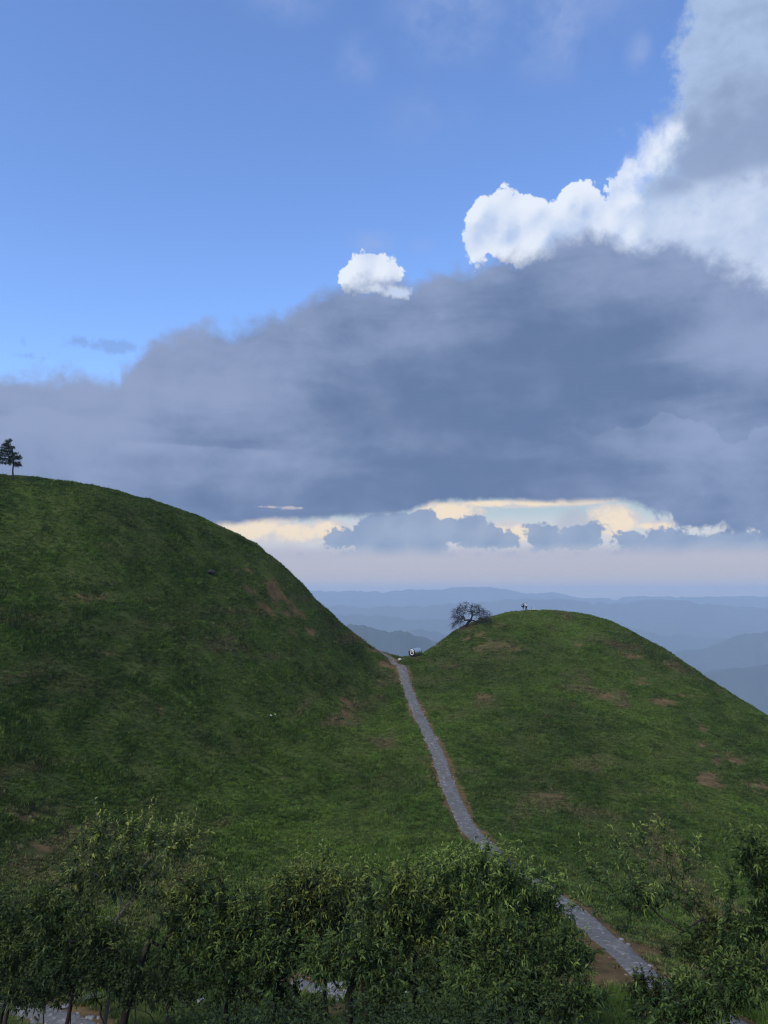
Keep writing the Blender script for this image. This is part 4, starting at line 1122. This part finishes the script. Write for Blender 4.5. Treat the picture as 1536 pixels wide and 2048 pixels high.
for e, d in zip(ends, dirs):
    d = d / np.linalg.norm(d)
    for k in range(8):
        v = d + rs.normal(0, .45, 3); v /= np.linalg.norm(v); L = rs.uniform(.5, 1.25)
        tw_.append(([np.asarray(e) - tb + v * L * f + np.array([0, 0, -.45 * L * f * f]) for f in (0, .4, .75, 1)], [.012, .010, .008, .006]))
link('twigs', tubes('twigs', tw_, 3), M_dead, bare)['kind'] = 'stuff'

# ================================================================ polished pod in the saddle
M_metal = simple('polished_steel', (0.66, 0.69, 0.73), .32, 1.0, .10, 2.0)
M_black = simple('black_rubber', (0.012, 0.012, 0.014), .5, var=.2)
M_white = simple('white_enamel', (0.72, 0.73, 0.70), .4, var=.1)
M_glass = simple('dark_porthole', (0.01, 0.012, 0.015), .05, spec=.8, var=.1)
def lathe(name, prof_, n=40, cap=False):
    """revolve (z along the axis, radius) about the local Y axis"""
    V, F = [], []
    for t, rad in prof_:
        for k in range(n):
            a = 2 * math.pi * k / n; V.append((rad * math.cos(a), t, rad * math.sin(a)))
    for i in range(len(prof_) - 1):
        for k in range(n):
            a, b_ = i * n + k, i * n + (k + 1) % n; F += [(a, a + n, b_ + n), (a, b_ + n, b_)]
    return mesh_np(name, V, F, True)
gp = None
for q_ in np.arange(1290, 1335, .25):                # the highest row that still meets the saddle
    p = ground(830, q_, 100, 160)
    if p.y < 150: gp = np.array(p) - (0, 1.2, 0); break
Yg = gp[1]; m_ = Yg / FPX
RP = 8.4 * m_; LP = 2.05
pod = thing('metal_pod', 'polished silver cylindrical pod with a ringed round end, lying in the saddle', 'pod', (gp[0], gp[1], float(height(gp[0], gp[1]))))
pod.rotation_euler = (R(3), 0, R(-40))
zc = RP * .97
def podpart(name, pr, mat, parent=pod, dz=zc):
    o_ = link(name, lathe(name, pr), mat, parent)
    if parent is pod: o_.location = (0, -.9, dz)
    return o_
podpart('shell', [(.06, RP * .97), (.10, RP), (.62, RP), (.64, RP * .985), (.67, RP * .985), (.69, RP), (1.3, RP), (1.32, RP * .985), (1.35, RP * .985), (1.37, RP), (LP * .88, RP * .99), (LP * .95, RP * .93), (LP, RP * .78), (LP + .06, RP * .45), (LP + .08, .001)], M_metal)
podpart('rim', [(.07, RP * .99), (.0, RP * .99), (-.03, RP * .95), (-.02, RP * .90), (.05, RP * .86)], M_black)
podpart('dark_ring', [(.03, RP * .86), (.02, RP * .80), (.02, RP * .55)], M_black)
podpart('pale_ring', [(.04, RP * .56), (-.03, RP * .54), (-.045, RP * .47), (-.03, RP * .36), (.03, RP * .34)], M_white)
hub = podpart('porthole', [(.0, RP * .37), (-.01, RP * .30), (-.03, RP * .16), (-.035, .001)], M_glass)
o_ = link('cap', lathe('cap', [(-.03, RP * .10), (-.06, RP * .09), (-.07, .001)], 16), M_white, hub); o_.location = (RP * .06, 0, RP * .10)
arc = []
for k in range(13):
    a = R(30 + 110 * k / 12); arc.append((RP * .74 * math.cos(a), -.02, RP * .74 * math.sin(a)))
o_ = link('highlight_arc', tubes('highlight_arc', [(arc, [.04] + [.10] * 11 + [.04])], 6), M_white, pod); o_.location = (0, -.9, zc)  # highlight on the upper face, shaped as a white tube
for s in (-1, 1):
    for t in (.2, 1.4):
        o_ = link('foot', tubes('foot', [([(s * RP * .55, t, -.02), (s * RP * .5, t, .22)], [.09, .07])], 6), M_black, pod)
        o_.location = (0, -.9, 0)

# ================================================================ stones, stake, post
def rock(label, px, py, w, h, seed, mat, y0=8, group=None, name='rock', flat=1.0):
    rs = np.random.default_rng(seed); p = ground(px, py, y0); m_ = p.y / FPX
    bm = bmesh.new(); bmesh.ops.create_icosphere(bm, subdivisions=3, radius=1)
    dirs_ = rs.normal(size=(9, 3)); dirs_ /= np.linalg.norm(dirs_, axis=1)[:, None]; cut = rs.uniform(.62, .92, 9)
    for v in bm.verts:
        c_ = np.array(v.co)
        for d, k in zip(dirs_, cut):
            t = c_ @ d
            if t > k: c_ = c_ - d * (t - k)
        c_ += .03 * np.sin(c_[[1, 2, 0]] * 9 + seed)
        v.co = Vector(c_ * (w / 2 * m_, w / 2 * m_ * .8, h * .62 * m_ * flat)) + Vector((0, 0, h * .30 * m_))
    me = bpy.data.meshes.new(name); bm.to_mesh(me); bm.free()
    o_ = link(name, me, mat); o_.location = (p.x, p.y, float(height(p.x, p.y)) ); o_.rotation_euler = (0, 0, rs.random() * .6)
    return tag(o_, label, 'rock', group)
M_wrock = simple('white_rock', (0.62, 0.61, 0.55), .8, var=.25, scale=3)
M_grock = simple('grey_rock', (0.27, 0.28, 0.29), .85, var=.5, scale=4)
rock('white flat stone on the orange soil beside the saddle path', 799.5, 1321, 8, 4, 601, M_wrock, 100)
rock('tiny white stone in the grass between the path and the silver pod', 794.5, 1311, 4, 2.5, 602, M_wrock, 100)
rock('larger of two white stones on the face of the left hill', 541, 1432, 6, 3, 603, M_wrock, 60)
rock('smaller of two white stones on the face of the left hill', 550, 1431, 4, 2.5, 604, M_wrock, 60)
rock('dark boulder in a hollow high on the left hill', 421, 1148, 20, 9, 605, simple('dark_rock', (.045, .04, .032), .9), 60)
for k, (lb, a) in enumerate([('pale stone in the middle of the lower path', (1231, 1897, 11, 6)), ('pale stone at the near edge of the lower path', (1248, 1912, 13, 7)), ('pale stone at the far edge of the lower path', (1256, 1893, 11, 6)),
                             ('white pebble under the bough beside the dark trunk', (815, 1989, 12, 8)), ('white pebble beside the larger one under the bough', (838, 2000, 8, 6)),
                             ('pinkish-grey stone beside the bright fern', (402, 2010, 22, 13)),
                             ('pale stone at the edge of the bottom left path', (128, 2018, 26, 8))]):
    rock(lb, *a, 620 + k, M_grock if 'grey' in lb else M_wrock if 'white' in lb else M_stone)
sp = ground(1389, 1714, 30)
M_wood = simple('weathered_wood', (0.30, 0.28, 0.24), .9, var=.4)
o_ = tag(link('stake', tubes('stake', [([(0, 0, -.2), (.01, 0, .4), (.03, 0, .80), (.03, 0, .86)], [.035, .033, .03, .012])], 6), M_wood), 'thin pale stake standing in the grass of the right hill', 'stake'); o_.location = sp
lp = ground(78, 2044, 12); m_ = lp.y / FPX
o_ = tag(link('wooden_post', tubes('wooden_post', [([(0, 0, -.2), (-.05, 0, .02), (-.20, .05, .16), (-.23, .05, .19)], [.055, .055, .05, .03])], 7), M_bark), 'short dark post leaning over the near stone path', 'post'); o_.location = lp

# ================================================================ people on the right hilltop
M_skin = simple('skin', (0.42, 0.26, 0.19), .6, var=.08)
M_hair = simple('black_hair', (0.010, 0.009, 0.010), .5, var=.2, scale=30)
M_shirtW = simple('white_cotton', (0.80, 0.80, 0.80), .85, var=.06)
M_black2 = simple('black_cloth', (0.012, 0.012, 0.014), .9, var=.2)
M_navy = simple('dark_grey_cloth', (0.030, 0.033, 0.042), .9, var=.2)
M_jean = simple('pale_denim', (0.30, 0.36, 0.45), .9, var=.15)
M_pink = simple('salmon_cotton', (0.62, 0.32, 0.28), .9, var=.08)
M_cream = simple('cream_cotton', (0.70, 0.64, 0.55), .9, var=.08)

def skin(name, verts, edges, rad, mat, parent, root_i=0, sub=1):
    me = bpy.data.meshes.new(name); me.from_pydata([tuple(v) for v in verts], edges, [])
    o_ = bpy.data.objects.new(name, me); COL.objects.link(o_)
    sk = o_.modifiers.new('skin', 'SKIN')
    lay = me.skin_vertices[0].data if me.skin_vertices else None
    if lay is None:
        bm = bmesh.new(); bm.from_mesh(me); bm.verts.layers.skin.verify(); bm.to_mesh(me); bm.free(); lay = me.skin_vertices[0].data
    for i, r_ in enumerate(rad):
        lay[i].radius = r_ if isinstance(r_, tuple) else (r_, r_); lay[i].use_root = i == root_i
    ss_ = o_.modifiers.new('smooth', 'SUBSURF'); ss_.levels = sub; ss_.render_levels = sub
    dg = bpy.context.evaluated_depsgraph_get(); dg.update()
    m2 = bpy.data.meshes.new_from_object(o_.evaluated_get(dg)); m2.name = name
    o_.modifiers.clear(); o_.data = m2; bpy.data.meshes.remove(me)
    m2.materials.clear(); m2.materials.append(mat)
    for p in m2.polygons: p.use_smooth = True
    if parent is not None: o_.parent = parent
    return o_

def hand(name, wrist, d, s, parent):
    """palm, four bent fingers of unequal length and a thumb from the side of the palm"""
    w = np.array(wrist, float); d = np.array(d, float); d /= np.linalg.norm(d); sd_ = np.array([0, 1.0, 0]) * s
    V = [w, w + d * .05, w + d * .085]; E = [(0, 1), (1, 2)]; Rr = [(.024, .016), (.036, .016), (.038, .015)]
    for k, L in enumerate((.070, .080, .075, .058)):
        o_ = sd_ * (.027 - .018 * k); n = len(V)
        V += [w + d * .09 + o_, w + d * (.09 + L * .55) + o_ + np.array([.006 * s, 0, 0]), w + d * (.09 + L) + o_ * .9 + np.array([-.012, 0, 0])]
        E += [(2, n), (n, n + 1), (n + 1, n + 2)]; Rr += [.009, .0085, .007]
    n = len(V); V += [w + d * .045 + sd_ * .034, w + d * .085 + sd_ * .05]; E += [(1, n), (n, n + 1)]; Rr += [.011, .008]
    return skin(name, V, E, Rr, M_skin, parent, 0, 1)

def person(label, loc, face, J, shirt, trousers, sleeve=.55, group='people on the right hilltop'):
    """one continuous body over a jointed skeleton; the clothes are looser shells over parts of the same skeleton"""
    root = thing('person', label, 'person', loc, group); root.rotation_euler = (0, 0, face)
    names = ['pelvis', 'waist', 'chest', 'neck', 'chin', 'crown', 'shL', 'elL', 'wrL', 'shR', 'elR', 'wrR', 'hipL', 'knL', 'anL', 'toL', 'hipR', 'knR', 'anR', 'toR']
    V = [np.array(J[k], float) for k in names]; ix = {k: i for i, k in enumerate(names)}
    E = [('pelvis', 'waist'), ('waist', 'chest'), ('chest', 'neck'), ('neck', 'chin'), ('chin', 'crown'), ('chest', 'shL'), ('shL', 'elL'), ('elL', 'wrL'), ('chest', 'shR'), ('shR', 'elR'), ('elR', 'wrR'),
         ('pelvis', 'hipL'), ('hipL', 'knL'), ('knL', 'anL'), ('anL', 'toL'), ('pelvis', 'hipR'), ('hipR', 'knR'), ('knR', 'anR'), ('anR', 'toR')]
    rad = dict(pelvis=(.125, .095), waist=(.115, .085), chest=(.14, .095), neck=.052, chin=.072, crown=.085, sh=.052, el=.038, wr=.027, hip=.085, kn=.055, an=.038, to=.035)
    RR_ = [rad.get(k, rad.get(k[:2], rad.get(k[:3]))) for k in names]
    skin('body', V, [(ix[a], ix[b_]) for a, b_ in E], RR_, M_skin, root, 0, 2)
    for s, w_, e_ in ((1, 'wrL', 'elL'), (-1, 'wrR', 'elR')):
        hd = hand('hand', V[ix[w_]], V[ix[w_]] - V[ix[e_]], s, root)
    def shell(name, keys, edges, ex, mat, cut=None):
        vv, rr2, mp = [], [], {}
        for k in keys:
            mp[k] = len(vv); p = V[ix[k]]
            if cut and k in cut: a = V[ix[cut[k][0]]]; p = a + (p - a) * cut[k][1]
            vv.append(p); q_ = RR_[ix[k]]
            rr2.append(tuple(x + ex for x in q_) if isinstance(q_, tuple) else q_ + ex)
        return skin(name, vv, [(mp[a], mp[b_]) for a, b_ in edges], rr2, mat, root, 0, 2)
    shell('shirt', ['pelvis', 'waist', 'chest', 'shL', 'elL', 'shR', 'elR'], [('pelvis', 'waist'), ('waist', 'chest'), ('chest', 'shL'), ('shL', 'elL'), ('chest', 'shR'), ('shR', 'elR')], .024, shirt, {'elL': ('shL', sleeve), 'elR': ('shR', sleeve), 'pelvis': ('waist', .75)})
    shell('trousers', ['pelvis', 'hipL', 'knL', 'anL', 'hipR', 'knR', 'anR'], [('pelvis', 'hipL'), ('hipL', 'knL'), ('knL', 'anL'), ('pelvis', 'hipR'), ('hipR', 'knR'), ('knR', 'anR')], .020, trousers, {'anL': ('knL', .9), 'anR': ('knR', .9)})
    # shoes, hair, ears, nose
    for a, t in (('anL', 'toL'), ('anR', 'toR')):
        p, q_ = V[ix[a]], V[ix[t]]; skin('shoe', [p + (0, 0, -.02), p * .4 + q_ * .6 + (0, 0, -.005), q_], [(0, 1), (1, 2)], [.045, .045, .04], M_black2, root, 0, 1)
    hc = V[ix['crown']] * .55 + V[ix['chin']] * .45; f_ = np.array([0, -1.0, 0]); upv = V[ix['crown']] - V[ix['chin']]; upv /= np.linalg.norm(upv)
    skin('hair', [hc + upv * .055 - f_ * .012, hc - f_ * .045, hc - f_ * .04 - upv * .07], [(0, 1), (1, 2)], [(.112, .105), (.125, .10), (.09, .07)], M_hair, root, 0, 2)
    skin('nose', [hc + f_ * .085 + upv * .01, hc + f_ * .108 - upv * .02], [(0, 1)], [.010, .013], M_skin, root, 0, 1)
    for s in (-1, 1):
        skin('ear', [hc + np.array([s * .088, .0, 0]) + upv * .015, hc + np.array([s * .090, 0, 0]) - upv * .03], [(0, 1)], [.014, .010], M_skin, root, 0, 1)
        skin('eye', [hc + f_ * .082 + np.array([s * .032, 0, 0]), hc + f_ * .087 + np.array([s * .032, 0, 0])], [(0, 1)], [.010, .007], M_hair, root, 0, 1)
    return root

def standing(h=1.62, step=.06, armL=(.0, -.05), lean=0.0):
    k = h / 1.7
    J = dict(pelvis=(0, 0, .92), waist=(0, .005, 1.06), chest=(lean * .5, .01, 1.30), neck=(lean, .0, 1.44), chin=(lean, -.015, 1.53), crown=(lean, 0, 1.63),
             shL=(.17 + lean * .6, .01, 1.38), elL=(.215 + lean * .4, .02, 1.10), wrL=(.20 + armL[0], armL[1] - .04, .86), shR=(-.17 + lean * .6, .01, 1.38), elR=(-.215 + lean * .4, .03, 1.10), wrR=(-.20, -.02, .86),
             hipL=(.09, 0, .86), knL=(.10, -.02 - step, .49), anL=(.10, .01 - step * .5, .09), toL=(.11, -.13 - step * .5, .04), hipR=(-.09, 0, .86), knR=(-.10, -.01 + step * .5, .49), anR=(-.10, .03 + step, .09), toR=(-.12, -.11 + step, .04))
    return {a: tuple(np.array(v) * k) for a, v in J.items()}
def stand_at(px, Y=None):
    for q_ in np.arange(1205, 1240, .25):
        p = ground(px, q_, 120, 185)
        if p.y < 184: break
    return Vector((p.x, p.y + .3, float(height(p.x, p.y + .3))))
pA = stand_at(1047.5); pB = stand_at(1053.3); pC_ = stand_at(1064)
person('person in dark jacket and pale jeans, wearing a large round black backpack', pA, R(150), standing(1.58, .05), M_navy, M_jean, .98)
person('person in white shirt and black trousers beside the backpack wearer', pB, R(200), standing(1.68, .04), M_shirtW, M_black2, .95)
sit = dict(pelvis=(0, .02, .12), waist=(0, .06, .27), chest=(0, .03, .48), neck=(0, .0, .61), chin=(0, -.02, .69), crown=(0, -.01, .79), shL=(.16, .03, .56), elL=(.25, -.08, .36), wrL=(.20, -.30, .30), shR=(-.16, .03, .56), elR=(-.25, -.08, .36), wrR=(-.20, -.30, .30),
           hipL=(.09, -.02, .12), knL=(.20, -.42, .36), anL=(.14, -.66, .08), toL=(.15, -.80, .04), hipR=(-.09, -.02, .12), knR=(-.22, -.40, .34), anR=(-.12, -.66, .08), toR=(-.14, -.80, .04))
person('person in salmon top and cream trousers sitting on the grass of the hilltop', pC_, R(75), sit, M_pink, M_cream, .9)
# the backpack: body, pocket, lid, straps
f = R(150); bk = np.array([math.sin(f) * -.0, 0, 0])
bp_ = thing('backpack', 'large round black backpack with a pale emblem, worn by the left person', 'backpack', pA + Vector((-.16, -.20, .74)))
bp_.rotation_euler = (0, 0, R(-28)); bp_.scale = (1.15, 1.1, 1.1)
skin('pack_body', [(0, 0, 0), (0, 0, .26), (0, 0, .46)], [(0, 1), (1, 2)], [(.24, .16), (.30, .19), (.19, .13)], M_black2, bp_, 0, 2)
skin('pocket', [(0, -.17, .05), (0, -.18, .22)], [(0, 1)], [(.16, .06), (.17, .06)], M_black2, bp_, 0, 1)
o_ = link('emblem', lathe('emblem', [(0, .065), (-.012, .06), (-.016, .001)], 14), M_white, bp_); o_.location = (.04, -.205, .33)
for s in (-1, 1): link('strap', tubes('strap', [([(s * .10, .12, .52), (s * .12, .22, .60), (s * .12, .32, .50), (s * .13, .34, .25), (s * .12, .16, .05)], [.022] * 5)], 5), M_navy, bp_)

# ================================================================ the air between: one even volume
bm = bmesh.new()
bmesh.ops.create_cube(bm, size=1.0)
me = bpy.data.meshes.new('haze'); bm.to_mesh(me); bm.free()
hm = bpy.data.materials.new('haze_air'); hm.use_nodes = True
hn = hm.node_tree; hn.nodes.clear()
ho = hn.nodes.new('ShaderNodeOutputMaterial'); hv = hn.nodes.new('ShaderNodeVolumePrincipled')
hn.links.new(hv.outputs[0], ho.inputs['Volume'])
hv.inputs['Color'].default_value = (0.70, 0.85, 1.0, 1)
hv.inputs['Density'].default_value = 1.4e-4
hv.inputs['Anisotropy'].default_value = 0.0
haze = tag(link('haze', me, hm), kind='stuff')
HT, HB = 95.0, -1500.0
haze.scale = (32000, 17200, HT - HB)
haze.location = (0, 13300 - 8600, (HT + HB) / 2)
